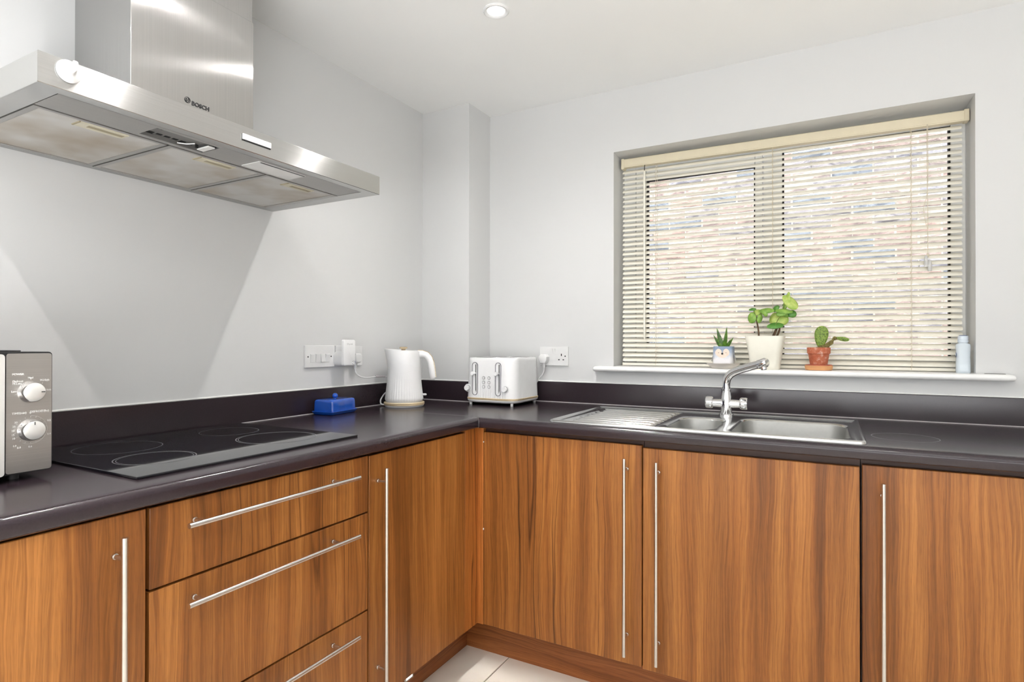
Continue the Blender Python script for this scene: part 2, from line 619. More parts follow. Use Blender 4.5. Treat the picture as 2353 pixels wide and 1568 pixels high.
# ------------------------------------------------------------------ room shell
CZ = 2.31            # ceiling height
RX, FY = 3.3, -4.2   # right wall, wall behind the camera
WX0, WX1, WZ0, WZ1 = .906, 2.172, 1.09, 2.035   # window opening
b = B()
b.box(-.12, 0, FY-.1, .3, -.05, CZ+.1)
struct('wall_left', b, M['wall'])
b = B()
b.box(0, WX0, 0, .3, -.05, CZ+.1)
b.box(WX1, RX+.1, 0, .3, -.05, CZ+.1)
b.box(WX0, WX1, 0, .3, -.05, WZ0-.023)
b.box(WX0, WX1, 0, .3, WZ1, CZ+.1)
struct('wall_back', b, M['wall'])
b = B()
b.box(RX, RX+.1, FY-.1, 0, -.05, CZ+.1)
struct('wall_right', b, M['wall'])
b = B()
b.box(0, RX, FY-.1, FY, -.05, CZ+.1)
struct('wall_front', b, M['wall'])
b = B()
b.box(0, .27, -.19, 0, .0, CZ)
struct('wall_corner', b, M['wall'])
b = B()
b.box(0, RX, FY, 0, CZ, CZ+.1)
struct('ceiling', b, M['ceiling'])
flr = struct_root('floor', (0, 0, 0))
b = B()
b.box(0, RX, FY, 0, -.05, -.004)
obj('grout_bed', b, M['grout'], flr, 0)
t0 = None
for i in range(-2, 6):
    for j in range(-6, 2):
        x0, x1 = max(.0, .674+i*.6+.002), min(RX, .674+(i+1)*.6-.002)
        y0, y1 = max(FY, -.833+j*.6+.002), min(0, -.833+(j+1)*.6-.002)
        if x1-x0 < .02 or y1-y0 < .02:
            continue
        full = abs(x1-x0-.596) < .001 and abs(y1-y0-.596) < .001
        if full and t0 is not None:
            c = dup(t0, flr, ((x0+x1)/2, (y0+y1)/2, 0))
        else:
            b = B()
            b.box(-(x1-x0)/2, (x1-x0)/2, -(y1-y0)/2, (y1-y0)/2, -.010, 0, .0012, 1)
            o = obj('floor_tile', b, M['tile'], flr, 30, True)
            o.location = ((x0+x1)/2, (y0+y1)/2, 0)
            if full:
                t0 = o

# window: frame, mullion, opening sash, panes, gaskets, sill
win = struct_root('window_1', (1.54, .15, 1.09))
FYW = .15
b = B()
fz0, fz1 = WZ0, WZ1
b.box(WX0, .963, FYW, FYW+.07, fz0, fz1, .003, 1)
b.box(2.128, WX1, FYW, FYW+.07, fz0, fz1, .003, 1)
b.box(.963, 2.128, FYW, FYW+.07, 1.985, fz1, .003, 1)
b.box(.963, 2.128, FYW, FYW+.07, fz0, 1.136, .003, 1)
b.box(1.502, 1.572, FYW, FYW+.07, 1.136, 1.985, .003, 1)
obj('window_frame', b, M['upvc'], win, 30)
b = B()
sx0, sx1, sz0, sz1 = .966, 1.499, 1.14, 1.982
b.box(sx0, 1.012, FYW-.014, FYW+.05, sz0, sz1, .005, 2)
b.box(1.470, sx1, FYW-.014, FYW+.05, sz0, sz1, .005, 2)
b.box(1.012, 1.470, FYW-.014, FYW+.05, 1.935, sz1, .005, 2)
b.box(1.012, 1.470, FYW-.014, FYW+.05, sz0, 1.184, .005, 2)
obj('opening_sash', b, M['upvc'], win, 30)
for nm, x0, x1, z0, z1, yy in (('left', 1.012, 1.470, 1.184, 1.935, FYW+.004), ('right', 1.572, 2.128, 1.136, 1.985, FYW+.012)):
    b = B()
    w = .006
    b.box(x0, x0+w, yy, yy+.02, z0, z1)
    b.box(x1-w, x1, yy, yy+.02, z0, z1)
    b.box(x0+w, x1-w, yy, yy+.02, z1-w, z1)
    b.box(x0+w, x1-w, yy, yy+.02, z0, z0+w)
    obj('gasket', b, M['gasket'], win, 0)
    b = B()
    b.box(x0+.002, x1-.002, yy+.010, yy+.014, z0+.002, z1-.002)
    obj('glass_pane', b, M['glass'], win, 0)
b = B()   # black strip in the gap beside the opening sash
b.box(.9635, .966, FYW-.001, FYW+.03, sz0, sz1)
obj('gasket', b, M['gasket'], win, 0)
# sill board with rounded nose and rounded ends
prof = []
zc, hh = 1.0785, .0115
for i in range(9):
    a = -PI/2 - PI*i/8
    prof.append((-.035+hh*1.1*math.cos(a), zc+hh*math.sin(a)))
prof = [(.0, zc-hh)] + prof + [(.0, zc+hh)]
b = B()
xs = [(.824, .55), (.8265, .80), (.832, .95), (.842, 1), (2.250, 1), (2.260, .95), (2.2655, .80), (2.268, .55)]
b.loft([[(x, y*1.0 if y == 0 else y*(.75+.25*k), zc+(z-zc)*k) for y, z in prof] for x, k in xs])
b.box(WX0-.0, WX1+.0, -.001, FYW+.002, 1.066, 1.09)
obj('window_sill', b, M['sill'], win, 50)

# brick wall of the neighbouring building, seen between the slats
ext = struct_root('wall_exterior', (1.4, 1.7, 0))
b = B()
b.box(-.6, 3.6, 1.702, 1.9, -.5, 3.0)
obj('mortar_bed', b, M['mortar'], ext, 0)
protos = []
for k in range(6):
    bm = bmesh.new()
    nx, nz = 8, 3
    grid = {}
    for i in range(nx+1):
        for j in range(nz+1):
            x, z = -.1075+.215*i/nx, -.0325+.065*j/nz
            edge = i in (0, nx) or j in (0, nz)
            dy = .012*mnoise.noise(Vector((x*14+k*9, z*22, k*3.1)))+.008*mnoise.noise(Vector((x*40, z*60, k*5.7)))
            wob = .0025*mnoise.noise(Vector((x*30, z*30, k*7.7)))
            grid[i, j] = bm.verts.new((x, (-.004 if edge else -.012)+dy*(.4 if edge else 1), z+(wob if j in (0, nz) else 0)))
    for i in range(nx):
        for j in range(nz):
            bm.faces.new((grid[i, j], grid[i+1, j], grid[i+1, j+1], grid[i, j+1]))
    loop = [grid[i, 0] for i in range(nx+1)]+[grid[nx, j] for j in range(1, nz+1)]+[grid[i, nz] for i in range(nx-1, -1, -1)]+[grid[0, j] for j in range(nz-1, 0, -1)]
    back = [bm.verts.new((v.co.x, .02, v.co.z)) for v in loop]
    for i in range(len(loop)):
        j = (i+1) % len(loop)
        bm.faces.new((loop[i], back[i], back[j], loop[j]))
    me_o = obj('brick', bm, M['brick'], ext, 60, True)
    me_o.location = (-5, 0, 0)
    protos.append(me_o)
first = [True]*6
for r in range(23):
    z = .985+r*.075
    for c in range(11):
        x = .18+c*.225+(r % 2)*.1125
        k = random.randrange(6)
        if first[k]:
            o = protos[k]
            first[k] = False
        else:
            o = dup(protos[k], ext)
        o.location = (x-1.4+random.uniform(-.003, .003), random.uniform(-.004, .004), z+random.uniform(-.0015, .0015))
b = B()
b.box(-.6, 3.6, .3, 1.9, -.6, -.5)
struct('ground_outside', b, M['ground'])

# plinths under the cabinets
b = B()
b.box(.466, .486, -2.42, -.533, 0, .150)
struct('baseboard_left', b, M['plinth'])
b = B()
b.box(.466, 2.41, -.533, -.513, 0, .150)
struct('baseboard_back', b, M['plinth'])

# ------------------------------------------------------------------ downlights
lights = [(.758, -.778), (.758, -1.55), (.758, -2.31), (1.95, -2.31), (1.95, -3.4)]
LL = ['round recessed ceiling downlight shining above the window corner', 'recessed downlight in the ceiling in front of the hood', 'recessed downlight in the ceiling above the microwave end',
      'recessed downlight in the ceiling over the open floor', 'added downlight in the ceiling at the unseen far end of the room']  # last downlight is added out of view to brighten the room
for (x, y), lb in zip(lights, LL):
    t = thing('downlight', lb, 'ceiling light', (x, y, CZ), 0, 'recessed ceiling downlights')
    b = B()
    b.lathe([(.030, 0), (.043, 0), (.044, -.003), (.040, -.006), (.032, -.004), (.030, 0)], (x, y, CZ), 40, cap0=False, cap1=False)
    obj('trim_ring', b, M['white'], t, 50)
    b = B()
    b.lathe([(.030, -.0005), (.029, -.003), (.02, -.0045), (.004, -.005)], (x, y, CZ), 32)
    obj('reflector_lens', b, M['lampglow'], t, 50)
    b = B()
    b.lathe([(.0110, -.0045), (.0110, -.0060), (.002, -.0061)], (x, y, CZ), 24)
    obj('bulb', b, M['lamp'], t, 30)

# ------------------------------------------------------------------ cabinets
def bar(bld, p0, p1, posts, back, r=.0056):
    """bar handle: straight rod with two stand-off posts; back = vector from rod to the front"""
    bld.tube([p0, p1], r, 20)
    for q in posts:
        q = Vector(q)
        bld.tube([q, q+Vector(back)], .0042, 12)
        bld.tube([q+Vector(back)*.86, q+Vector(back)], .0055, 12)

def carcass(name, par, x0, x1, y0, y1, z0=.155, z1=.874):
    b = B()
    b.box(x0, x1, y0, y1, z0, z1)
    return obj(name, b, M['carcass'], par, 0)

XD0, XD1 = .582, .602      # left-run door faces
YD0, YD1 = -.640, -.620    # back-run door faces
DZ0, DZ1 = .160, .872
# left end cabinet
t = thing('base_cabinet', 'walnut base cabinet with tall bar handle under the microwave', 'cabinet', (.3, -2.12, .155))
carcass('carcass', t, .02, XD0-.004, -2.418, -1.8205)
b = B()
b.box(XD0, XD1, -2.416, -1.8235, DZ0, DZ1+.002, .0012, 1)
d = obj('door', b, M['wood'], t, 30)
b = B()
bar(b, (.637, -1.879, .841), (.637, -1.879, .19), [(.637, -1.879, .802), (.637, -1.879, .25)], (-.035, 0, 0))
obj('handle', b, M['handle'], d, 40)
# drawer unit below the hob
t = thing('drawer_cabinet', 'walnut drawer unit of three drawers below the hob', 'cabinet', (.3, -1.52, .155))
carcass('carcass', t, .02, XD0-.004, -1.8185, -1.2195)
for i, (z0, z1, hz) in enumerate(((.7165, DZ1+.001, .829), (.4425, .7115, .672), (DZ0, .4375, .402))):
    b = B()
    b.box(XD0, XD1, -1.8165, -1.2205, z0, z1, .0012, 1)
    d = obj('drawer', b, M['wood'], t, 30)
    b = B()
    bar(b, (.637, -1.761, hz), (.637, -1.289, hz), [(.637, -1.729, hz), (.637, -1.353, hz)], (-.035, 0, 0))
    obj('handle', b, M['handle'], d, 40)
# cabinet between drawers and corner
t = thing('base_cabinet', 'walnut base cabinet with tall bar handle between the drawers and the corner post', 'cabinet', (.3, -.97, .155))
carcass('carcass', t, .02, XD0-.004, -1.2165, -.722)
b = B()
b.box(XD0, XD1, -1.2155, -.7255, DZ0, DZ1-.001, .0012, 1)
d = obj('door', b, M['wood'], t, 30)
b = B()
bar(b, (.637, -1.182, .834), (.637, -1.182, .17), [(.637, -1.182, .795), (.637, -1.182, .262)], (-.035, 0, 0))
obj('handle', b, M['handle'], d, 40)
# corner cabinet with L-shaped corner post
t = thing('base_cabinet', 'walnut corner base cabinet with tall bar handle beside the L shaped corner post', 'cabinet', (.9, -.32, .155))
carcass('carcass', t, .61, 1.2165, YD1+.004, -.03)
carcass('blind_corner_panel', t, .05, .578, -.716, -.03)
b = B()
b.box(XD0, XD1-.001, -.723, YD0+.001, DZ0-.002, .8805, .001, 1)
b.box(XD0, .6255, YD0+.0005, YD0+.02, DZ0-.002, .8805, .001, 1)
obj('corner_post', b, M['wood_end'], t, 30)
b = B()
b.box(.6285, 1.2155, YD0, YD1, DZ0, .8645, .0012, 1)
d = obj('door', b, M['wood'], t, 30)
b = B()
bar(b, (1.1687, -.675, .824), (1.1687, -.675, .198), [(1.1687, -.675, .786), (1.1687, -.675, .256)], (0, .035, 0))
obj('handle', b, M['handle'], d, 40)
for z0, z1 in ((.506, .512), (.826, .830)):
    b = B()
    b.loft([[(.6262, -.6425, z0), (.6290, -.6425, z0), (.6285, -.634, z0), (.6265, -.634, z0)], [(.6262, -.6425, z1), (.6290, -.6425, z1), (.6285, -.634, z1), (.6265, -.634, z1)]])
    obj('door_buffer', b, M['seal'], d, 0)
# cabinet under the sink bowl
t = thing('base_cabinet', 'wide walnut base cabinet below the sink bowls, door hung slightly low', 'cabinet', (1.51, -.32, .155))
carcass('carcass', t, 1.2185, 1.8125, YD1+.004, -.03, .155, .735)
for x in (1.2185, 1.7945):
    carcass('side_panel', t, x, x+.018, YD1+.004, -.03, .735, .874)
b = B()
b.box(1.2365, 1.7945, -.616, -.600, .735, .878)
obj('top_rail', b, M['carcass'], t, 0)
b = B()
b.box(1.2195, 1.8105, YD0, YD1, DZ0-.004, .8575, .0012, 1)
d = obj('door', b, M['wood'], t, 30)
b = B()
bar(b, (1.2703, -.675, .822), (1.2703, -.675, .194), [(1.2703, -.675, .786), (1.2703, -.675, .253)], (0, .035, 0))
obj('handle', b, M['handle'], d, 40)
# right cabinet
t = thing('base_cabinet', 'walnut base cabinet with tall bar handle at the far right end of the worktop', 'cabinet', (2.11, -.32, .155))
carcass('carcass', t, 1.8145, 2.4095, YD1+.004, -.03)
b = B()
b.box(1.8165, 2.408, YD0, YD1, DZ0, .8645, .0012, 1)
d = obj('door', b, M['wood'], t, 30)
b = B()
bar(b, (1.8627, -.675, .8255), (1.8627, -.675, .197), [(1.8627, -.675, .788), (1.8627, -.675, .254)], (0, .035, 0))
obj('handle', b, M['handle'], d, 40)
# square light on the plinth
t = thing('plinth_light', 'small square silver plinth light with white lens low beside the floor', 'light', (.487, -.898, .066))
b = B()
b.box(.486, .4915, -.922, -.874, .048, .088, .002, 2)
obj('bezel', b, M['handle'], t, 40)
b = B()
b.box(.4915, .4925, -.914, -.882, .055, .081)
obj('lens', b, M['ledlens'], t, 0)

# ------------------------------------------------------------------ worktop
WZ = .92
def nose(depth, back):
    """cross-section (distance from wall, z): flat top, rolled front edge"""
    p = [(back, WZ-.038), (back, WZ), (depth-.030, WZ)]
    for i in range(1, 7):
        a = PI/2*(1-i/6)
        p.append((depth-.016+.016*math.cos(a), WZ-.016+.016*math.sin(a)))
    for i in range(1, 5):
        a = -PI/2*i/4
        p.append((depth-.010+.010*math.cos(a), WZ-.028+.010*math.sin(a)))
    return p
DL, DB = .626, .672
t = thing('worktop', 'L shaped dark plum laminate worktop with rolled front edge', 'worktop', (.3, -.4, WZ))
b = B()
b.wn = True
b.prism(nose(DL, .002), 'y', -2.43, -DB+.013)
obj('worktop_section', b, M['worktop'], t, 40)
b = B()
p = [(-d, z) for d, z in nose(DB, .612)]
b.wn = True
b.prism(p, 'x', .002, 2.42)
for x0, x1, y0, y1 in ((.002, .905, -.612, -.002), (1.82, 2.42, -.612, -.002), (.905, 1.82, -.165, -.002)):
    b.box(x0, x1, y0, y1, WZ-.038, WZ)
obj('worktop_section', b, M['worktop'], t, 40)
b = B()
b.tube([(.575, -.622, WZ+.0001)]+[(d+.0006, -(d+DB-DL)-.0006, z+.0003) for d, z in nose(DL, .002)[2:]], .0011, 6)
obj('joint_strip', b, M['joint'], t, 40)
b = B()
b.torus((1.93, -.45, WZ), .082, .0013, seg=64, rs=6, flat=.15)
obj('ring_scratch', b, M['ringgrey'], t, 0)

def upstand(label, boxes, beads, base):
    t = thing('upstand', label, 'upstand', base)
    b = B()
    for q in boxes:
        b.box(*q, .0015, 1)
    obj('board', b, M['worktop'], t, 30)
    b = B()
    for p0, p1 in beads[0]:
        b.tube([p0, p1], .0032, 8)
    obj('sealant_bead', b, M['seal'], t, 40)
    b = B()
    for p0, p1 in beads[1]:
        b.tube([p0, p1], .0018, 8)
    obj('sealant_line', b, M['greyseal'], t, 40)
UZ = 1.013
upstand('dark plum upstand along the wall behind the hob and kettle', [(.0, .015, -2.43, -.19, WZ, UZ)],
        ([((.002, -2.43, UZ+.0015), (.002, -.19, UZ+.0015))], [((.016, -1.2, WZ+.001), (.016, -.206, WZ+.001))]), (.008, -1.4, WZ))
upstand('short dark plum upstand round the boxed corner between kettle and toaster', [(.015, .285, -.205, -.19, WZ, UZ), (.27, .285, -.19, -.015, WZ, UZ)],
        ([((.0, -.192, UZ+.0015), (.272, -.192, UZ+.0015)), ((.272, -.19, UZ+.0015), (.272, 0, UZ+.0015))], [((.016, -.206, WZ+.001), (.286, -.206, WZ+.001))]), (.15, -.198, WZ))
upstand('long dark plum upstand behind the sink under the window', [(.285, 2.42, -.015, 0, WZ, UZ)],
        ([((.27, -.002, UZ+.0015), (2.42, -.002, UZ+.0015))], [((.286, -.0165, WZ+.001), (2.42, -.0165, WZ+.001))]), (1.5, -.008, WZ))

# ------------------------------------------------------------------ hob
t = thing('hob', 'black ceramic glass hob with four faint cooking rings set in the worktop', 'hob', (.29, -1.51, WZ))
b = B()
b.box(.030, .550, -1.812, -1.206, WZ, WZ+.006, .0018, 2)
obj('glass_top', b, M['hobglass'], t, 30)
for cx, cy, R in ((.385, -1.682, .082), (.388, -1.352, .104), (.172, -1.652, .095), (.172, -1.345, .080)):
    b = B()
    b.torus((cx, cy, WZ+.0061), R, .0012, seg=64, rs=6, flat=.12)
    if cx > .3:
        b.torus((cx, cy, WZ+.0061), R-.006, .0007, seg=64, rs=6, flat=.12)
    obj('cooking_ring', b, M['ringgrey' if cx > .3 else 'ringfaint'], t, 0)

# ------------------------------------------------------------------ sink
SX0, SX1, SY0, SY1 = .890, 1.828, -.645, -.142
t = thing('sink', 'stainless steel inset sink with drainer on the left and one and a half bowls', 'sink', (1.36, -.39, WZ))
ZT = WZ+.0035
def lerp(a, b_, k):
    return a+(b_-a)*k
def cell(bld, rect, hole, rad, n=8):
    """flat plate cell (x0,x1,y0,y1) with a rounded hole (x0,x1,y0,y1): returns the hole ring"""
    hx0, hx1, hy0, hy1 = hole
    ring = rrect((hx0+hx1)/2, (hy0+hy1)/2, hx1-hx0, hy1-hy0, rad, n)
    x0, x1, y0, y1 = rect
    out = []
    k = n+1
    for q in range(4):
        cx = (x1, x0, x0, x1)[q]
        cy = (y1, y1, y0, y0)[q]
        for i in range(k):
            px, py = ring[q*k+i]
            f = i/(k-1)
            if q == 0:
                out.append((cx, lerp(py, cy, min(1, 2*f))) if f <= .5 else (lerp(cx, px, 2*f-1), cy))
            elif q == 1:
                out.append((lerp(px, cx, min(1, 2*f)), cy) if f <= .5 else (cx, lerp(cy, py, 2*f-1)))
            elif q == 2:
                out.append((cx, lerp(py, cy, min(1, 2*f))) if f <= .5 else (lerp(cx, px, 2*f-1), cy))
            else:
                out.append((lerp(px, cx, min(1, 2*f)), cy) if f <= .5 else (cx, lerp(cy, py, 2*f-1)))
    return ring, out
def shrink(ring, d):
    cx = sum(p[0] for p in ring)/len(ring)
    cy = sum(p[1] for p in ring)/len(ring)
    xs_, ys_ = [p[0] for p in ring], [p[1] for p in ring]
    kx = 1-2*d/(max(xs_)-min(xs_))
    ky = 1-2*d/(max(ys_)-min(ys_))
    return [(cx+(x-cx)*kx, cy+(y-cy)*ky) for x, y in ring]
plate = B()
RIM = .022
ix0, ix1, iy0, iy1 = SX0+RIM, SX1-RIM, SY0+RIM, SY1-RIM
def rimring(d, z):
    return [(x, y, z) for x, y in rrect((SX0+SX1)/2, (SY0+SY1)/2, SX1-SX0-2*d, SY1-SY0-2*d, max(.018-d*.6, .003), 5)]
plate.loft([rimring(0, WZ), rimring(.0005, WZ+.0045), rimring(.003, WZ+.0075), rimring(.007, WZ+.0085), rimring(.011, WZ+.0070), rimring(.015, WZ+.0045), rimring(RIM, ZT)], True, False, False)
bowls = B()
def bowl(rect, hole, rad, depth, wall):
    ring, out = cell(plate, rect, hole, rad)
    plate.loft([[(x, y, ZT) for x, y in out], [(x, y, ZT) for x, y in shrink(ring, -.006)],
                [(x, y, ZT-.0015) for x, y in shrink(ring, -.002)], [(x, y, ZT-.006) for x, y in shrink(ring, .001)]], True, False, False)
    rings = [[(x, y, ZT-.006) for x, y in shrink(ring, .001)]]
    for k in (.1, .4, .8):
        rings.append([(x, y, ZT-depth*k-.006) for x, y in shrink(ring, .001+wall*k)])
    rings.append([(x, y, ZT-depth*.95) for x, y in shrink(ring, wall+.006)])
    rings.append([(x, y, ZT-depth) for x, y in shrink(ring, wall+.022)])
    rings.append([(x, y, ZT-depth-.004) for x, y in shrink(ring, (hole[1]-hole[0])*.40)])
    bowls.loft(rings, True, False, True)
SEAMX, MIDX, BACKY = 1.252, 1.447, -.225
bowl((SEAMX, MIDX, iy0, BACKY-.03), (1.272, 1.424, -.602, -.306), .060, .13, .014)
bowl((MIDX, ix1, iy0, BACKY), (1.470, 1.790, -.602, -.252), .058, .15, .016)
# back ledge cells
plate.face([(SEAMX, BACKY-.03, ZT), (MIDX, BACKY-.03, ZT), (MIDX, iy1, ZT), (SEAMX, iy1, ZT)])
plate.face([(MIDX, BACKY, ZT), (ix1, BACKY, ZT), (ix1, iy1, ZT), (MIDX, iy1, ZT)])
# drainer with raised ribs
dx0, dx1 = ix0, SEAMX
NXg, NYg = 44, 150
gv = {}
for i in range(NXg+1):
    for j in range(NYg+1):
        x = lerp(dx0, dx1, i/NXg)
        y = lerp(iy0, iy1, j/NYg)
        z = ZT
        if .938 < x < 1.240 and -.612 < y < -.190:
            ex = min(1, (x-.938)/.008, (1.240-x)/.008)
            ey = min(1, (y+.612)/.010, (-.190-y)/.010)
            z -= .0085*max(0, min(ex, ey))
            if .948 < x < 1.232:
                exr = min(1, (x-.948)/.010, (1.232-x)/.010)
                ph = (y+.605)/.052
                fr = ph-math.floor(ph)
                hgt = max(0, 1-abs(fr-.5)/.26)
                z += .0105*exr*math.sin(PI/2*hgt)*(1 if -.606 < y < -.196 else 0)
        gv[i, j] = plate.bm.verts.new((x, y, z))
for i in range(NXg):
    for j in range(NYg):
        plate.bm.faces.new((gv[i, j], gv[i+1, j], gv[i+1, j+1], gv[i, j+1]))
so = obj('drainer_and_rim', plate, M['steelS'], t, 60)
obj('bowls', bowls, M['steelB'], t, 60)
b = B()
b.lathe([(.030, .0), (.032, .003), (.026, .004), (.020, .001), (.006, .001)], (1.348, -.47, WZ-.1305), 32)
obj('waste', b, M['chrome'], t, 50)
b = B()
b.lathe([(.040, .0), (.042, .003), (.034, .004), (.026, .001), (.006, .001)], (1.63, -.43, WZ-.1505), 32)
obj('waste', b, M['chrome'], t, 50)

# ------------------------------------------------------------------ mixer tap
tx, ty = 1.4065, -.200
t = thing('mixer_tap', 'chrome mixer tap with swung spout and two round cross handles behind the sink', 'tap', (tx, ty, ZT))
b = B()
b.lathe([(.026, 0), (.026, .006), (.021, .009), (.0205, .030), (.0200, .055), (.0185, .070), (.0165, .080), (.0160, .093), (.0172, .094), (.0172, .099), (.0140, .100)], (tx, ty, ZT), 32)
hz = WZ+.049
b.tube([(tx-.052, ty, hz), (tx-.02, ty, hz), (tx, ty, hz), (tx+.02, ty, hz), (tx+.052, ty, hz)], [.0140, .0155, .018, .0155, .0140], 24)
obj('body', b, M['chrome'], t, 50)
for sgn in (-1, 1):
    b = B()
    rings = []
    for h, r in ((.046, .016), (.049, .0195), (.054, .0205), (.068, .0205), (.0725, .019), (.0735, .010)):
        ring = []
        for i in range(48):
            a = 2*PI*i/48
            rr = r*(1+.07*math.cos(4*a))
            ring.append((tx+sgn*h, ty+rr*math.cos(a), hz+.002+rr*math.sin(a)))
        rings.append(ring)
    b.loft(rings)
    obj('handle', b, M['chrome'], t, 40)
b = B()
sp = [(tx, ty, ZT+.096), (tx, ty, ZT+.112), (tx+.001, ty, ZT+.126), (tx+.004, ty-.001, ZT+.138), (tx+.010, ty-.003, ZT+.148), (tx+.019, ty-.006, ZT+.157), (tx+.032, ty-.011, ZT+.165), (tx+.050, ty-.019, ZT+.1725), (tx+.085, ty-.035, ZT+.184), (tx+.118, ty-.050, ZT+.1945), (tx+.138, ty-.060, ZT+.2005)]
b.tube(sp, [.0135, .0135, .0137, .0140, .0145, .0148, .0148, .0145, .0142, .0142, .0142], 24)
b.tube([(tx+.112, ty-.047, ZT+.192), (tx+.116, ty-.049, ZT+.1935), (tx+.140, ty-.061, ZT+.2010), (tx+.144, ty-.063, ZT+.2020)], [.0142, .0165, .0165, .0135], 24)
obj('spout', b, M['chrome'], t, 50)
b = B()
b.tube([(tx+.130, ty-.056, ZT+.190), (tx+.1335, ty-.057, ZT+.176)], [.0115, .0105], 20)
obj('aerator', b, M['chrome'], t, 50)
b = B()
b.tube([(tx+.1334, ty-.057, ZT+.1765), (tx+.1338, ty-.057, ZT+.1745)], [.0085, .0085], 20)
obj('aerator_mesh', b, M['black'], t, 50)

# ------------------------------------------------------------------ range hood
HX, HY0, HY1, HZ0, HZ1 = .495, -1.956, -1.055, 1.658, 1.716
t = thing('range_hood', 'brushed stainless steel chimney cooker hood on the wall above the hob', 'cooker hood', (0, -1.506, HZ0))
b = B()
ir = .0025
def hring(x1, ya, yb, z, x0=0):
    return [(x0, ya, z), (x1, ya, z), (x1, yb, z), (x0, yb, z)]
b.loft([hring(.458, -1.909, -1.098, 1.6720, .012), hring(.458, -1.909, -1.098, 1.6612, .012), hring(HX-.001, HY0+.001, HY1-.001, HZ0, 0), hring(HX, HY0, HY1, HZ0+.001, 0),
        hring(HX, HY0, HY1, HZ1-.002), hring(HX-.002, HY0+.002, HY1-.002, HZ1)], True, True, True)
obj('canopy', b, M['steelH'], t, 25)
b = B()
b.box(.0, .263, -1.6755, -1.3365, HZ1, 2.126, .001, 1)
ch = obj('chimney', b, M['steelV'], t, 30)
b = B()
b.box(.0, .2605, -1.673, -1.339, 2.120, CZ, .0008, 1)
obj('upper_chimney', b, M['steelV'], t, 30)
# underside: lamp strip with one open lamp recess and one opal cover
PZ = 1.6612
b = B()
for x0, x1, y0, y1 in ((.360, .456, -1.907, -1.716), (.360, .374, -1.716, -1.566), (.444, .456, -1.716, -1.566), (.360, .456, -1.566, -1.100)):
    b.box(x0, x1, y0, y1, PZ+.0002, PZ+.004)
obj('lamp_strip', b, M['steelpanel'], t, 0)
rec = B()
rec.box(.374, .444, -1.716, -1.566, 1.6705, 1.6718)
rec.box(.374, .376, -1.716, -1.566, PZ+.001, 1.671)
rec.box(.430, .444, -1.700, -1.600, PZ+.002, PZ+.004, .001, 1)
rc = obj('lamp_recess', rec, M['recess'], t, 0)
slots = [(.3805, .389, -1.702+i*.0185, -1.690+i*.0185, 1.6695, 1.6704) for i in range(6)]
slots += [(.3765, .3795, y, y+.014, 1.6690, 1.6704) for y in (-1.703, -1.628)]
slots += [(.392, .396, -1.596, -1.590, 1.662, 1.6704)]
slots += [(.422, .427, -1.706+i*.011, -1.699+i*.011, 1.6690, 1.6704) for i in range(3)]
for q in slots:
    b = B()
    b.box(*q)
    obj('vent_slot', b, M['hole'], rc, 0)
b = B()
b.box(.386, .432, -1.588, -1.570, PZ-.001, PZ+.003, .0015, 2)
obj('lamp_holder', b, M['lens'], rc, 30)
b = B()
b.tube([(.384, -1.634, PZ+.003), (.400, -1.622, PZ+.001), (.414, -1.610, PZ+.003)], .0018, 8)
obj('lamp_clip', b, M['steelpanel'], rc, 30)
b = B()
b.box(.372, .444, -1.455, -1.303, PZ-.0015, PZ+.003, .001, 2)
lc = obj('lamp_cover', b, M['lens'], t, 30)
b = B()
b.box(.438, .443, -1.448, -1.306, PZ-.0022, PZ-.001)
obj('cover_slot', b, M['black'], lc, 0)
for (y0, y1), dl in zip(((-1.906, -1.642), (-1.637, -1.370), (-1.365, -1.101)), (0, 0, 0)):
    b = B()
    b.box(.022, .353, y0+.010, y1-.010, PZ+.0008, PZ+.006)
    f = obj('grease_filter', b, M['filter'], t, 0)
    b = B()
    for q in ((.014, .356, y0, y0+.012), (.014, .356, y1-.012, y1), (.014, .024, y0+.012, y1-.012), (.347, .356, y0+.012, y1-.012)):
        b.box(*q, PZ-.0008, PZ+.006)
    obj('filter_frame', b, M['steelpanel'], f, 0)
    yc = (y0+y1)/2+.004
    b = B()
    b.box(.306, .340, yc-.046, yc+.052, PZ-.0014, PZ+.003, .0008, 1)
    obj('latch', b, M['beige'], f, 30)
    b = B()
    b.box(.319, .331, yc-.026, yc+.046, PZ-.0020, PZ-.0010)
    b.box(.306, .340, yc-.0485, yc-.0455, PZ-.0014, PZ+.001)
    obj('latch_slot', b, M['beigedark'], f, 0)
# push-button panel on the front
b = B()
b.box(.494, .4962, -1.5445, -1.4620, 1.6795, 1.6965, .0006, 1)
pn = obj('button_panel', b, M['black'], t, 30)
for i in range(4):
    y0 = -1.5440+i*.02045
    b = B()
    b.box(.4955, .4990, y0+.0004, y0+.0200, 1.6828, 1.6962, .0006, 2)
    o = obj('button', b, M['white'], pn, 40)
    lettering('button_icon', ('o', '1', '2', '3')[i], .0065, M['printgrey'], pn, (.4990, y0+.0102, 1.689), (0, 1, 0), (0, 0, 1), 0, depth=.0002)
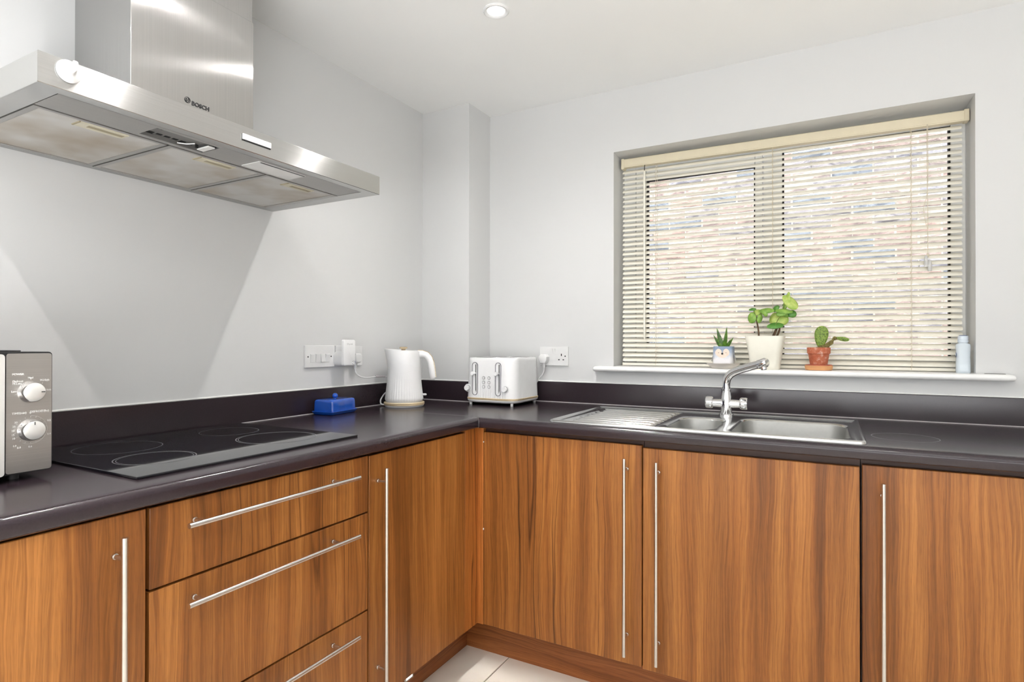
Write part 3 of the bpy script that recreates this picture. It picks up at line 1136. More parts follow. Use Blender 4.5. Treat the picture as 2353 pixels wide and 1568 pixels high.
# maker's mark on the chimney: roundel with armature and word
lettering('brand_lettering', 'BOSCH', .0152, M['print'], ch, (.2636, -1.4985, 1.8225), (0, 1, 0), (0, 0, 1), .00055)
b = B()
cy_, cz_ = -1.5345, 1.8270
b.torus((.2636, cy_, cz_), .0074, .00070, 'x', 40, 6)
b.torus((.2636, cy_, cz_), .0052, .00050, 'x', 32, 6)
for s_ in (-1, 1):
    b.tube([(.2636, cy_+s_*.0026, cz_-.0048), (.2636, cy_+s_*.0018, cz_), (.2636, cy_+s_*.0026, cz_+.0048)], .0007, 6)
b.tube([(.2636, cy_-.0018, cz_), (.2636, cy_+.0018, cz_)], .0007, 6)
obj('brand_roundel', b, M['print'], ch, 40)
# suction hook stuck on the hood
t = thing('suction_hook', 'round white suction hook stuck on the left of the hood front', 'hook', (HX, -1.908, 1.694))
b = B()
b.lathe([(.0205, .0005), (.0210, .003), (.0195, .0055), (.0120, .0085), (.0075, .012), (.0060, .017), (.002, .018)], (HX, -1.908, 1.694), 36, 'x')
obj('suction_disc', b, M['white'], t, 40)
b = B()
b.tube([(HX+.016, -1.908, 1.694), (HX+.020, -1.908, 1.692), (HX+.0245, -1.907, 1.694), (HX+.026, -1.9065, 1.700), (HX+.024, -1.906, 1.706), (HX+.018, -1.906, 1.709)], [.0045, .0042, .004, .0038, .0036, .003], 12)
obj('hook_arm', b, M['white'], t, 40)

# ------------------------------------------------------------------ switches, sockets and plugs
def plate_x(par, y0, y1, z0, z1):
    b = B()
    b.box(0, .0095, y0, y1, z0, z1, .0022, 2)
    return obj('face_plate', b, M['socket'], par, 40)
def rocker_x(par, y0, y1, z0, z1, tilt):
    b = B()
    if tilt > 0:
        pr = [(.009, z0), (.0165, z0+.002), (.0125, z1-.001), (.009, z1)]
    else:
        pr = [(.009, z0), (.0105, z0+.001), (.0110, z0+.006), (.0145, z1-.0025), (.009, z1)]
    b.prism(pr, 'y', y0, y1)
    obj('rocker', b, M['socket'], par, 30)
t = thing('light_switch', 'white four gang light switch plate on the wall left of the plugs', 'switch', (0, -.842, 1.137))
fp = plate_x(t, -.917, -.768, 1.096, 1.181)
for i, y in enumerate((-.8925, -.8665, -.8420, -.8180)):
    rocker_x(t, y, y+.0215, 1.115, 1.1485, 1 if i == 2 else -1)
for y in (-.9035, -.7875):
    b = B()
    b.tube([(.0085, y, 1.1375), (.0100, y, 1.1375)], .0028, 12)
    obj('screw_hole', b, M['hole'], t, 30)
t = thing('wall_socket', 'white double wall socket half hidden behind the plug-in extender', 'socket', (0, -.687, 1.136))
plate_x(t, -.762, -.612, 1.096, 1.180)
b = B()
b.tube([(.0085, -.743, 1.137), (.0100, -.743, 1.137)], .0028, 12)
obj('screw_hole', b, M['hole'], t, 30)
t = thing('wifi_extender', 'tall white plug-in network extender in the left socket', 'network extender', (.04, -.745, 1.15))
b = B()
pts = rrect(-.7455, 1.152, .064, .104, .008, 4)
b.loft([[(x, y, z) for y, z in pts] for x in (.055, .063)] + [[(.0668, lerp(-.7455, y, .97), lerp(1.152, z, .98)) for y, z in pts], [(.069, lerp(-.7455, y, .86), lerp(1.152, z, .92)) for y, z in pts]])
ebody = obj('body', b, M['white'], t, 40)
b = B()
pts = rrect(-.747, 1.128, .060, .060, .024, 6)
b.loft([[(x, y, z) for y, z in pts] for x in (.0095, .0555)])
obj('plug_back', b, M['socket'], t, 40)
b = B()
b.torus((.0690, -.7255, 1.112), .0068, .0010, 'x', 32, 6)
obj('button_ring', b, M['chrome'], t, 40)
lettering('logo', 'tp-link', .0085, M['printgrey'], ebody, (.0689, -.741, 1.186), (0, 1, 0), (0, 0, 1), depth=.0002)
b = B()
b.torus((.0690, -.7575, 1.1865), .0030, .0005, 'x', 20, 5)
obj('logo_swirl', b, M['printgrey'], ebody, 30)

def plug_x(par, y, z):
    """UK plug on the left wall"""
    b = B()
    pts = [(y+.019*c*(1 if abs(c) < .8 else 1), z+.020*s_) for c, s_ in ((-.75, 1.0), (.75, 1.0), (1.0, .65), (1.0, -.55), (.6, -1), (-.6, -1), (-1, -.55), (-1, .65))]
    b.loft([[(x, lerp(y, yy, k), lerp(z, zz, k)) for yy, zz in pts] for x, k in ((.0095, 1.0), (.030, 1.0), (.040, .93), (.043, .75))])
    o = obj('plug', b, M['socket'], par, 35)
    b = B()
    for i in range(4):
        b.tube([(.022, y, z-.019-i*.006), (.022, y, z-.024-i*.006)], .0085-.0007*i, 14)
    b.tube([(.022, y, z-.018), (.022, y, z-.046)], .0058, 12)
    obj('strain_relief', b, M['socket'], o, 35)
    return o

# double socket on the back wall
t = thing('wall_socket', 'white double wall socket with one free outlet right of the toaster', 'socket', (.62, 0, 1.13))
b = B()
b.box(.5485, .6925, -.0095, 0, 1.087, 1.1755, .0022, 2)
obj('face_plate', b, M['socket'], t, 40)
for x in (.603, .617):
    b = B()
    b.prism([(-.009, 1.142), (-.0105, 1.143), (-.0110, 1.147), (-.0150, 1.165), (-.009, 1.1665)], 'x', x, x+.0115)
    obj('rocker', b, M['socket'], t, 30)
for q in ((.6570, .6615, 1.1320, 1.1425), (.6435, .6505, 1.1128, 1.1172), (.6655, .6725, 1.1128, 1.1172)):
    b = B()
    b.box(q[0], q[1], -.0100, -.0090, q[2], q[3])
    obj('pin_hole', b, M['hole'], t, 0)
b = B()
b.lathe([(.0032, .009), (.0032, .0100)], (.678, 0, 1.1315), 14, '-y')
obj('screw_hole', b, M['hole'], t, 0)

# ------------------------------------------------------------------ kettle
kx, ky = .138, -.494
KR = Vector((math.cos(yaw), math.sin(yaw), 0))          # handle side
t = thing('kettle', 'white ribbed electric kettle with pale wooden knob on its round base', 'kettle', (kx, ky, WZ), yaw)
# local frame: +x handle side, -x spout
b = B()
rings = []
SEG = 160
NZ = 34
zb, zt = .026, .240
for j in range(NZ+1):
    f = j/NZ
    z = zb+(zt-zb)*f
    base_r = .0825-.0155*f-.004*math.sin(PI*f)
    if f < .03:
        base_r -= .003*(1-f/.03)**2
    ring = []
    for i in range(SEG):
        a = 2*PI*i/SEG
        r = base_r
        sp_ = max(0, -math.cos(a))**2.5*max(0, (f-.52)/.48)**1.8
        r += .0185*sp_
        top_tilt = -.0052*math.cos(a)*f
        lim = .70-.22*math.cos(a+.6)
        fl = max(0, min(1, (lim-f)/.28))
        r -= .0013*fl*(.5+.5*math.cos(44*a))**3
        ring.append((r*math.cos(a), r*math.sin(a), z+top_tilt))
    rings.append(ring)
last = rings[-1]
rings.append([(x*.955, y*.955, z-.0015) for x, y, z in last])
rings.append([(x*.93, y*.93, z-.004) for x, y, z in last])
b.loft(rings, True, True, True)
obj('body', b, M['whitematt'], t, 50, True)
b = B()
b.lathe([(.060, .2335), (.0600, .2365), (.055, .2385), (.012, .2395)], (0, 0, 0), 40)
ld = obj('lid', b, M['whitematt'], t, 40, True)
b = B()
b.lathe([(.0085, .238), (.0090, .2440), (.0105, .2462), (.0165, .2470), (.0170, .2520), (.0150, .2540), (.005, .2545)], (-.004, 0, 0), 28)
obj('knob', b, M['ash'], ld, 40, True)
hp = [(.060, 0, .222), (.078, 0, .2235), (.094, 0, .219), (.106, 0, .206), (.113, 0, .188), (.117, 0, .165), (.1205, 0, .142), (.1235, 0, .122), (.1245, 0, .113)]
b = B()
rings = []
for i, p in enumerate(hp):
    p = Vector(p)
    tg = (Vector(hp[min(i+1, 8)])-Vector(hp[max(0, i-1)])).normalized()
    nn = Vector((tg.z, 0, -tg.x))
    w = (.0165, .0150, .0142, .0140, .0138, .0135, .0130, .0120, .0060)[i]
    rings.append([p+nn*w*math.cos(2*PI*k/20)+Vector((0, .0125*min(1, w/.012), 0))*math.sin(2*PI*k/20) for k in range(20)])
b.loft(rings)
hd = obj('handle', b, M['whitematt'], t, 60, True)
b = B()
tp = []
for i, p in enumerate(hp[:-1]):
    p = Vector(p)
    tg = (Vector(hp[min(i+1, 8)])-Vector(hp[max(0, i-1)])).normalized()
    nn = Vector((-tg.z, 0, tg.x))
    if nn.x < 0 and i > 2:
        nn = -nn
    if nn.z < 0 and i <= 2:
        nn = -nn
    w = (.0165, .0150, .0142, .0140, .0138, .0135, .0130, .0120)[i]
    tp.append(p+nn*(w-.0002))
b.tube(tp, .0024, 8)
obj('handle_trim', b, M['ash'], hd, 60, True)
b = B()
b.tube([(.070, 0, .050), (.092, 0, .050), (.0955, 0, .050)], [.0045, .0045, .003], 12)
obj('switch_lever', b, M['white'], t, 40, True)
b = B()
b.lathe([(.0835, .0075), (.0860, .0090), (.0862, .0175), (.0845, .0195), (.060, .0200)], (0, 0, 0), 64)
obj('wooden_base_band', b, M['ash'], t, 40, True)
b = B()
b.lathe([(.079, 0), (.0825, .003), (.0838, .0075), (.06, .0078)], (0, 0, 0), 64)
b.lathe([(.0755, .0198), (.0765, .0225), (.0790, .0262), (.06, .027)], (0, 0, 0), 64)
obj('base', b, M['whitematt'], t, 40, True)
# cord: plug in the left socket, sagging along the wall to the kettle base
b = B()
def cr(pts, n=8):
    out = []
    P = [Vector(p) for p in pts]
    P = [P[0]*2-P[1]]+P+[P[-1]*2-P[-2]]
    for i in range(1, len(P)-2):
        for k in range(n):
            s_ = k/n
            out.append(.5*((2*P[i])+(P[i+1]-P[i-1])*s_+(2*P[i-1]-5*P[i]+4*P[i+1]-P[i+2])*s_*s_+(3*P[i]-P[i-1]-3*P[i+1]+P[i+2])*s_**3))
    out.append(P[-2])
    return out
b.tube(cr([(.022, -.667, 1.082), (.024, -.664, 1.066), (.032, -.645, 1.050), (.038, -.610, 1.045), (.040, -.560, 1.047), (.040, -.525, 1.046), (.036, -.480, 1.040), (.034, -.440, 1.02), (.034, -.43, .99), (.036, -.46, .985), (.042, -.505, .973), (.0465, -.533, .955), (.0485, -.543, .942), (.056, -.545, .9285), (.075, -.532, .9265)]), .0030, 8)
cd = obj('power_cord', b, M['socket'], t, 60)
plug_x(t, -.667, 1.128)
b = B()
b.tube([(.040, -.565, 1.0475), (.040, -.535, 1.0465), (.039, -.505, 1.0445)], .0045, 10)
obj('cord_sleeve', b, M['greyseal'], cd, 40)

# ------------------------------------------------------------------ toaster
qx0, qx1, qy0, qy1 = .317, .574, -.305, -.045
qcx, qcy = (qx0+qx1)/2, (qy0+qy1)/2
t = thing('toaster', 'white four slot toaster with wood trim band, two levers and two dials', 'toaster', (qcx, qcy, WZ))
def tring(w, d, z, r):
    pts = []
    n = 16
    for cx, cy, a0 in ((1, 1, 0), (-1, 1, 90), (-1, -1, 180), (1, -1, 270)):
        for i in range(n+1):
            a = math.radians(a0+90*i/n)
            pts.append((qcx+cx*(w/2-r)+r*math.cos(a), qcy+cy*(d/2-r)+r*math.sin(a), z))
    return pts
def tringd(w, d, z, r, ribs):
    """dense ring, with shallow vertical flutes on front and sides"""
    base = tring(w, d, z, r)
    out = []
    for i in range(len(base)):
        p, q = Vector(base[i]), Vector(base[(i+1) % len(base)])
        L = (q-p).length
        m_ = max(1, int(L/.0011)) if L > .02 else 1
        for k in range(m_):
            out.append(p.lerp(q, k/m_))
    if ribs > 0:
        res = []
        for p in out:
            nx = p.x-qcx
            on_side = abs(abs(nx)-w/2) < .004
            ph = (p.y if on_side else p.x)/.0088
            fr = ph-math.floor(ph)
            d_ = .0010*ribs*max(0, 1-abs(fr-.5)/.14)
            c = Vector((qcx, qcy, p.z))
            dirv = (c-p)
            dirv.z = 0
            res.append(p+dirv.normalized()*d_)
        out = res
    return out
TW, TD = qx1-qx0, qy1-qy0
b = B()
zz = [(.952, 1.0), (.960, 1.0), (.985, 1.0), (1.005, .9), (1.020, .55), (1.035, .2), (1.05, 0), (1.08, 0), (1.112, 0), (1.1145, 0)]
rings = []
n0 = None
for z, rb in zz:
    k = (z-.95)/.18
    w, d = TW-.012*k, TD-.010*k
    ring = tringd(TW, TD, z, .050, 0)
    # keep the point count constant: scale the base ring, then flute it
    R_ = []
    for p in ring:
        q = Vector((qcx+(p.x-qcx)*w/TW, qcy+(p.y-qcy)*d/TD, z))
        if rb > 0:
            on_side = abs(abs(p.x-qcx)-TW/2) < .006
            on_front = abs(abs(p.y-qcy)-TD/2) < .006
            if on_side or on_front:
                ph = (p.y if on_side else p.x)/.0088
                fr = ph-math.floor(ph)
                q += (Vector((qcx, qcy, z))-q).normalized()*(.0018*rb*max(0, 1-abs(fr-.5)/.20))
        R_.append(q)
    rings.append(R_)
tt = rings[-1]
rings.append([Vector((qcx+(p.x-qcx)*.992, qcy+(p.y-qcy)*.992, 1.1235)) for p in tt])
rings.append([Vector((qcx+(p.x-qcx)*.975, qcy+(p.y-qcy)*.975, 1.1270)) for p in tt])
rings.append([Vector((qcx+(p.x-qcx)*.90, qcy+(p.y-qcy)*.90, 1.1275)) for p in tt])
b.loft(rings, True, True, True)
tb = obj('body', b, M['whitematt'], t, 50)
b = B()
b.loft([tring(TW+.001, TD+.001, .9435, .05), tring(TW+.003, TD+.003, .945, .05), tring(TW+.003, TD+.003, .951, .05), tring(TW, TD, .9525, .05)])
obj('wood_band', b, M['ash'], t, 40)
b = B()
b.loft([tring(TW-.030, TD-.030, .9305, .045), tring(TW-.010, TD-.010, .9325, .05), tring(TW+.001, TD+.001, .939, .05), tring(TW+.001, TD+.001, .944, .05)])
obj('base', b, M['whitematt'], t, 50)
for sx in (-1, 1):
    for sy in (-1, 1):
        b = B()
        x, y = qcx+sx*.1035, qcy+sy*.107
        b.tube([(x, y, WZ), (x, y, .933)], [.0058, .0062], 14)
        obj('foot', b, M['whitematt'], t, 40)
YF = qy0+.0015       # front face plane (near mid height)
for xs_ in (.376, .4935):
    b = B()
    pts = rrect(xs_, 1.035, .0285, .145, .0142, 8)
    o_ = [(x, z) for x, z in pts]
    i_ = [(xs_+(x-xs_)*.84, 1.035+(z-1.035)*.965) for x, z in pts]
    b.loft([[(x, YF+.002, z) for x, z in o_], [(x, YF-.0018, z) for x, z in o_], [(x, YF-.0022, z) for x, z in i_], [(x, YF+.0015, z) for x, z in i_]], True, False, False)
    rim = obj('lever_slot_rim', b, M['rimgrey'], t, 40)
    b = B()
    b.prism(i_, 'y', YF-.0002, YF+.001)
    obj('lever_slot', b, M['white'], rim, 30)
    b = B()
    b.box(xs_+.0030, xs_+.0070, YF-.0006, YF-.0001, .975, 1.098)
    obj('lever_track', b, M['hole'], rim, 0)
    b = B()
    b.lathe([(.0062, 0), (.0062, .012), (.0085, .013), (.0090, .022), (.0075, .024), (.002, .0243)], (xs_-.001, YF, 1.0590), 24, '-y')
    obj('lever_knob', b, M['white'], t, 40)
for xs_ in (.3375, .5285):
    b = B()
    b.lathe([(.0175, .0), (.0175, .0015), (.0125, .0022), (.0115, .0022), (.0115, .0145), (.0105, .0158), (.0020, .0160)], (xs_, YF+(.004 if xs_ < .4 else .0015), .9935), 28, '-y')
    dl_ = obj('dial', b, M['white'], t, 40)
    b = B()
    b.lathe([(.0128, .0018), (.0128, .0045), (.0112, .0046)], (xs_, YF+(.004 if xs_ < .4 else .0015), .9935), 28, '-y', True, False)
    obj('dial_collar', b, M['rimgrey'], dl_, 40)
for xs_ in (.4205, .4475):
    for z in (1.0395, 1.0200, 1.0005):
        b = B()
        b.lathe([(.0052, -.0005), (.0052, .0016), (.0015, .0018)], (xs_, YF, z), 20, '-y')
        bt = obj('button', b, M['white'], t, 40)
        b = B()
        b.torus((xs_, YF-.0004, z), .0062, .0009, 'y', 24, 6)
        obj('button_ring', b, M['rimgrey'], bt, 40)
        b = B()
        b.lathe([(.0012, .0012), (.0012, .0021)], (xs_, YF, z), 10, '-y')
        obj('button_mark', b, M['printgrey'], bt, 0)
for y in (-.235, -.115):
    for x in (qcx-.095, qcx+.012):
        b = B()
        b.box(x, x+.083, y-.018, y+.018, 1.1268, 1.1279)
        obj('bread_slot', b, M['hole'], t, 0)
# cord and plug of the toaster
b = B()
pts = [(.5775-.0195, 1.1385), (.5775+.002, 1.1385+.0), (.5775+.0215, 1.124), (.5775+.0215, 1.110), (.5775+.0135, 1.0985), (.5775-.0135, 1.0985), (.5775-.0215, 1.110), (.5775-.0215, 1.124)]
pts = [(.5770+.0215*c, 1.119+.0205*s_) for c, s_ in ((-.55, 1.0), (.55, 1.0), (1.0, .45), (1.0, -.35), (.6, -1), (-.6, -1), (-1, -.35), (-1, .45))]
b.loft([[(lerp(.577, x, k), y, lerp(1.119, z, k)) for x, z in pts] for y, k in ((-.0095, 1), (-.030, 1), (-.040, .92), (-.043, .72))])
pg = obj('plug', b, M['socket'], t, 35)
b = B()
for i in range(3):
    b.tube([(.577, -.022, 1.099-i*.006), (.577, -.022, 1.094-i*.006)], .0080-.0007*i, 14)
b.tube([(.577, -.022, 1.10), (.577, -.022, 1.077)], .0052, 12)
obj('strain_relief', b, M['socket'], pg, 35)
b = B()
b.tube(cr([(.577, -.022, 1.080), (.576, -.023, 1.060), (.570, -.026, 1.045), (.558, -.030, 1.030), (.545, -.032, 1.010), (.53, -.034, .985), (.50, -.040, .955)]), .0028, 8)
obj('power_cord', b, M['socket'], t, 60)

# ------------------------------------------------------------------ butter dish
t = thing('butter_dish', 'cobalt blue lidded butter dish against the upstand', 'butter dish', (.071, -.826, WZ), math.radians(7))
b = B()
def rr3(w, h, z, r, n=5):
    return [(x, y, z) for x, y in rrect(0, 0, w, h, r, n)]
b.loft([rr3(.084, .138, 0, .010), rr3(.090, .146, .003, .011), rr3(.100, .158, .0115, .012), rr3(.102, .160, .0130, .012), rr3(.099, .157, .0138, .011), rr3(.092, .150, .0100, .010)])
obj('dish', b, M['blue'], t, 50, True)
b = B()
b.loft([rr3(.090, .140, .0098, .008), rr3(.0885, .138, .044, .008), rr3(.0870, .1365, .0505, .008), rr3(.083, .132, .0550, .008), rr3(.072, .120, .0568, .008)])
ld = obj('lid', b, M['blue'], t, 60, True)
b = B()
b.lathe([(.0050, .0555), (.0045, .0580), (.0075, .0600), (.0102, .0650), (.0105, .0685), (.0090, .0735), (.0055, .0768), (.0010, .0778)], (0, 0, 0), 24)
obj('knob', b, M['blue'], ld, 60, True)

# ------------------------------------------------------------------ microwave
mx0, mx1, my0, my1, mz0, mz1 = .045, .362, -2.335, -1.873, .934, 1.171
t = thing('microwave', 'silver microwave oven with two round dials standing left of the hob', 'microwave', (.2, -2.1, WZ))
b = B()
pts = rrect((my0+my1)/2, (mz0+mz1)/2, my1-my0, mz1-mz0, .007, 4)
b.loft([[(x, y, z) for y, z in pts] for x in (mx0, mx1-.004)])
b.box(mx0+.06, mx1-.06, my0+.08, my1-.03, mz1, mz1+.0025, .001, 1)
obj('case', b, M['black'], t, 30)
b = B()
pts = rrect((-1.9505+my1)/2-.0008, (mz0+mz1)/2, 1.9505+my1-.0035, mz1-mz0-.006, .005, 4)
b.loft([[(x, y, z) for y, z in pts] for x in (mx1-.006, mx1+.0005)])
pn = obj('control_panel', b, M['steelM'], t, 30)
b = B()
pts = rrect((my0-1.9555)/2, (mz0+mz1)/2-.001, -1.9555-my0, mz1-mz0-.006, .006, 4)
b.loft([[(x, y, z) for y, z in pts] for x in (mx1-.006, mx1+.010)]+[[(mx1+.012, y*.999-.002, z*1) for y, z in pts]])
dr = obj('door', b, M['mwdoor'], t, 30)
b = B()
b.box(mx1+.0115, mx1+.0128, my0+.06, -2.02, mz0+.045, mz1-.045)
obj('door_window', b, M['hobglass'], dr, 0)
for x in (mx0+.04, mx1-.04):
    for y in (my0+.05, my1-.05):
        b = B()
        b.tube([(x, y, WZ), (x, y, mz0+.002)], .009, 12)
        obj('foot', b, M['black'], t, 40)
R_, U_ = (0, 1, 0), (0, 0, 1)
for kz, ang, rot in ((1.0925, 0, 0), (1.018, 90, 0)):
    ky_ = -1.9105
    b = B()
    b.lathe([(.0215, 0), (.0215, .003), (.0200, .006), (.0195, .015), (.0180, .0175)], (mx1, ky_, kz), 40, 'x', True, False)
    kn = obj('dial', b, M['chrome'], t, 40)
    b = B()
    b.lathe([(.0180, .0172), (.0165, .0182), (.0020, .0186)], (mx1, ky_, kz), 40, 'x')
    obj('dial_face', b, M['mwdoor'], kn, 40)
    b = B()
    a = math.radians(ang)
    q = Vector((mx1+.0186, ky_+.0135*math.cos(a), kz+.0135*math.sin(a)))
    e = Vector((0, math.cos(a), math.sin(a)))*.003
    b.tube([q-e, q+e], .0008, 6)
    obj('dial_pointer', b, M['print'], kn, 0)
XP = mx1+.0006
def mwtext(s_, y, z, size=.0052, al='CENTER'):
    lettering('panel_lettering', s_, size, M['printwhite'], pn, (XP, y, z), R_, U_, .0001, al, .0002)
for s_, y, z, al in (('POWER', -1.9405, 1.1275, 'LEFT'), ('Defrost', -1.9400, 1.1140, 'LEFT'), ('M.Low', -1.9400, 1.1095, 'LEFT'), ('Med', -1.9110, 1.1200, 'CENTER'), ('M.High', -1.8955, 1.1145, 'LEFT'), ('High', -1.8860, 1.0945, 'LEFT'), ('Low', -1.9415, 1.0945, 'LEFT'),
                     ('TIME(min)', -1.9405, 1.0520, 'LEFT'), ('DEFROST(kg)', -1.8800, 1.0530, 'RIGHT'), ('0', -1.9110, 1.0510, 'CENTER'), ('0.2', -1.8800, 1.0330, 'CENTER'), ('0.4', -1.8800, 1.0060, 'CENTER'), ('0.6', -1.9110, .9850, 'CENTER'), ('0.8', -1.9290, .9855, 'CENTER'), ('1.0', -1.9360, .9895, 'CENTER'),
                     ('10', -1.9375, 1.0040, 'CENTER'), ('15', -1.9385, 1.0110, 'CENTER'), ('20', -1.9385, 1.0190, 'CENTER'), ('25', -1.9370, 1.0270, 'CENTER'), ('30', -1.9340, 1.0345, 'CENTER')):
    mwtext(s_, y, z, .0055 if len(s_) > 4 else .0050, al)
b = B()
arc = [(XP, -1.9105+.0275*math.sin(math.radians(a)), 1.018+.0275*math.cos(math.radians(a))) for a in range(0, 215, 8)]
b.tube(arc, .00022, 4)
for a in range(0, 360, 20):
    s_, c = math.sin(math.radians(a)), math.cos(math.radians(a))
    b.tube([(XP, -1.9105+.0243*s_, 1.018+.0243*c), (XP, -1.9105+.0268*s_, 1.018+.0268*c)], .00025, 4)
for a in (-100, -50, 0, 50, 90):
    s_, c = math.sin(math.radians(a)), math.cos(math.radians(a))
    b.tube([(XP, -1.9105+.0237*s_, 1.0925+.0237*c), (XP, -1.9105+.0262*s_, 1.0925+.0262*c)], .00035, 4)
obj('dial_scale', b, M['printwhite'], pn, 0)

# ------------------------------------------------------------------ venetian blind
BY = .088
t = thing('venetian_blind', 'cream venetian blind with half open slats hanging in the window', 'blind', (1.54, BY, 2.0))
def rt_dz(x, top):
    return -(x-.92)/1.25*top
b = B()
b.loft([[(x, y, z+rt_dz(x, .014)) for y, z in ((BY-.016, 1.985), (BY-.016, 2.019), (BY-.012, 2.022), (BY+.016, 2.022), (BY+.016, 1.985), (BY-.010, 1.984))] for x in (.917, 2.167)])
b.loft([[(x, y, z+rt_dz(x, .014)) for y, z in ((BY-.018, 1.983), (BY-.018, 1.987), (BY-.015, 1.989), (BY-.012, 1.983))] for x in (.917, 2.167)])
b.box(.917, .930, BY-.0185, BY+.017, 1.976, 2.0235, .002, 1)
b.box(2.154, 2.169, BY-.0185, BY+.017, 1.968, 2.0100, .002, 1)
obj('headrail', b, M['headrail'], t, 30)
TH = math.radians(41)
cy_, sy_ = math.cos(TH), math.sin(TH)
b = B()
def slat_ring(x, w):
    top_, bot_ = [], []
    for i in range(7):
        s_ = -1+2*i/6
        bul = .0021*(1-s_*s_)
        y, z = s_*w*cy_, s_*w*sy_
        top_.append((x, y-sy_*bul, z+cy_*bul))
        bot_.append((x, y-sy_*(bul-.0005), z+cy_*(bul-.0005)))
    return top_+bot_[::-1]
b.loft([slat_ring(-.6145, .0090), slat_ring(-.6120, .0125), slat_ring(.6120, .0125), slat_ring(.6145, .0090)])
s0 = obj('slat', b, M['blind'], t, 40, True)
NS = 40
for k in range(NS):
    zl = 1.9640-k*.02165
    tp_ = .010*(1-k/NS)+.003*(k/NS)
    o = s0 if k == 0 else dup(s0, t)
    o.location = (1.5355-1.54+random.uniform(-.0012, .0012), 0, zl-tp_/2-2.0)
    o.rotation_euler = (math.radians(random.uniform(-1.2, 1.2)), math.atan(tp_/1.226), 0)
b = B()
b.box(.924, 2.148, BY-.011, BY+.011, 1.0925, 1.1035, .002, 2)
b.box(.9215, .926, BY-.012, BY+.012, 1.0915, 1.1045, .001, 1)
obj('bottom_rail', b, M['blind'], t, 40)
for xc in (1.072, 1.5405, 2.001):
    b = B()
    for dy in (-.0135, .0135):
        pth = []
        for k in range(NS):
            zl = 1.9640-k*.02165
            pth.append((xc+.0012*(k % 2), BY+dy, zl+.006+rt_dz(xc, .006)))
        b.tube([(xc, BY+dy*.8, 1.99+rt_dz(xc, .014))]+pth+[(xc, BY+dy*.8, 1.095)], .0009, 5)
    for k in range(NS):
        zl = 1.9640-k*.02165+rt_dz(xc, .006)
        b.tube([(xc+.0015, BY-.0135, zl-.011), (xc+.0015, BY+.0135, zl+.0085)], .0005, 4)
    obj('ladder_cord', b, M['cord'], t, 0)
b = B()
b.tube([(1.024, BY-.020, 1.955), (1.024, BY-.021, 1.945), (1.0245, BY-.021, 1.23), (1.0245, BY-.021, 1.209)], [.0022, .0042, .0042, .0034], 10)
wd = obj('tilt_wand', b, M['blind'], t, 40)
b = B()
b.tube([(1.024, BY-.014, 1.984), (1.024, BY-.018, 1.972), (1.024, BY-.020, 1.952)], .0018, 8)
obj('wand_hook', b, M['black'], wd, 40)
b = B()
b.tube([(2.0475, BY-.018, 1.975), (2.0470, BY-.021, 1.88), (2.0490, BY-.021, 1.66), (2.0490, BY-.021, 1.51)], .0010, 6)
b.tube(cr([(2.0495, BY-.020, 1.975), (2.0500, BY-.021, 1.80), (2.0460, BY-.022, 1.72), (2.0370, BY-.022, 1.68), (2.0400, BY-.022, 1.64), (2.0490, BY-.021, 1.595)]), .0008, 6)
cdx = obj('pull_cord', b, M['cord'], t, 40)
for x, z in ((2.0440, 1.507), (2.0545, 1.491)):
    b = B()
    b.lathe([(.0022, 0), (.0050, -.006), (.0062, -.018), (.0070, -.034), (.0060, -.042), (.002, -.043)], (x, BY-.022, z), 16)
    obj('tassel', b, M['clear'], cdx, 40)
b = B()
b.ball((2.049, BY-.022, 1.506), .0042, (1, 1, 1.6))
obj('cord_knot', b, M['cord'], cdx, 40)

# ------------------------------------------------------------------ plants on the sill
SZ = 1.09
def leaf_blade(bld, base, tip, w, bend, fold, nrm, n=8):
    """thick pointed succulent leaf from base to tip"""
    base, tip, nrm = Vector(base), Vector(tip), Vector(nrm).normalized()
    ax = (tip-base)
    side = ax.cross(nrm).normalized()
    rings = []
    for i in range(n+1):
        f = i/n
        p = base+ax*f+nrm*bend*math.sin(PI*f*.5)*f
        ww = w*(1-f**1.6)*(.75+.6*f if f < .4 else 1)+.0003
        th = max(.0004, .26*ww)
        rings.append([p+side*ww, p-nrm*th*1.2+side*ww*.45, p-nrm*th*1.5, p-nrm*th*1.2-side*ww*.45, p-side*ww, p-nrm*fold*ww*.5])
    bld.loft(rings)
# aloe in the little bird-face pot
px_, py_ = 1.367, .004
t = thing('plant_saucer', 'shallow ivory saucer under the small blue pot', 'saucer', (px_-.003, py_, SZ))
b = B()
b.lathe([(.030, 0), (.042, .0005), (.048, .006), (.062, .0175), (.0645, .0215), (.0625, .0205), (.047, .0085), (.010, .0070)], (px_-.003, py_, SZ), 48)
obj('dish', b, M['saucer'], t, 60)
PB = SZ+.0085
t = thing('potted_succulent', 'spiky green succulent in a small blue pot with a beaked bird face', 'potted plant', (px_, py_, PB))
b = B()
def pr_(w, z, r=.012):
    return [(x, y, PB+z) for x, y in rrect(px_, py_, w, w*.92, r, 6)]
b.loft([pr_(.066, .0), pr_(.0735, .0025), pr_(.0755, .012), pr_(.0760, .030), pr_(.0750, .070), pr_(.0740, .0795), pr_(.0705, .0805), pr_(.0665, .078), pr_(.0660, .070)])
pot = obj('pot', b, M['ombre'], t, 50)
fy = py_-.0347
b = B()
for s_ in (-1, 1):
    b.ball((px_-.0005+s_*.0145, fy+.0012, PB+.055), .0142, (1, .16, 1.25))
b.ball((px_-.0005, fy+.0014, PB+.043), .0235, (1, .10, .50))
obj('cream_face', b, M['cheek'], pot, 60)
b = B()
b.ball((px_-.0005, fy-.003, PB+.0515), .0040, (1, .8, 1))
obj('beak', b, M['print'], pot, 60)
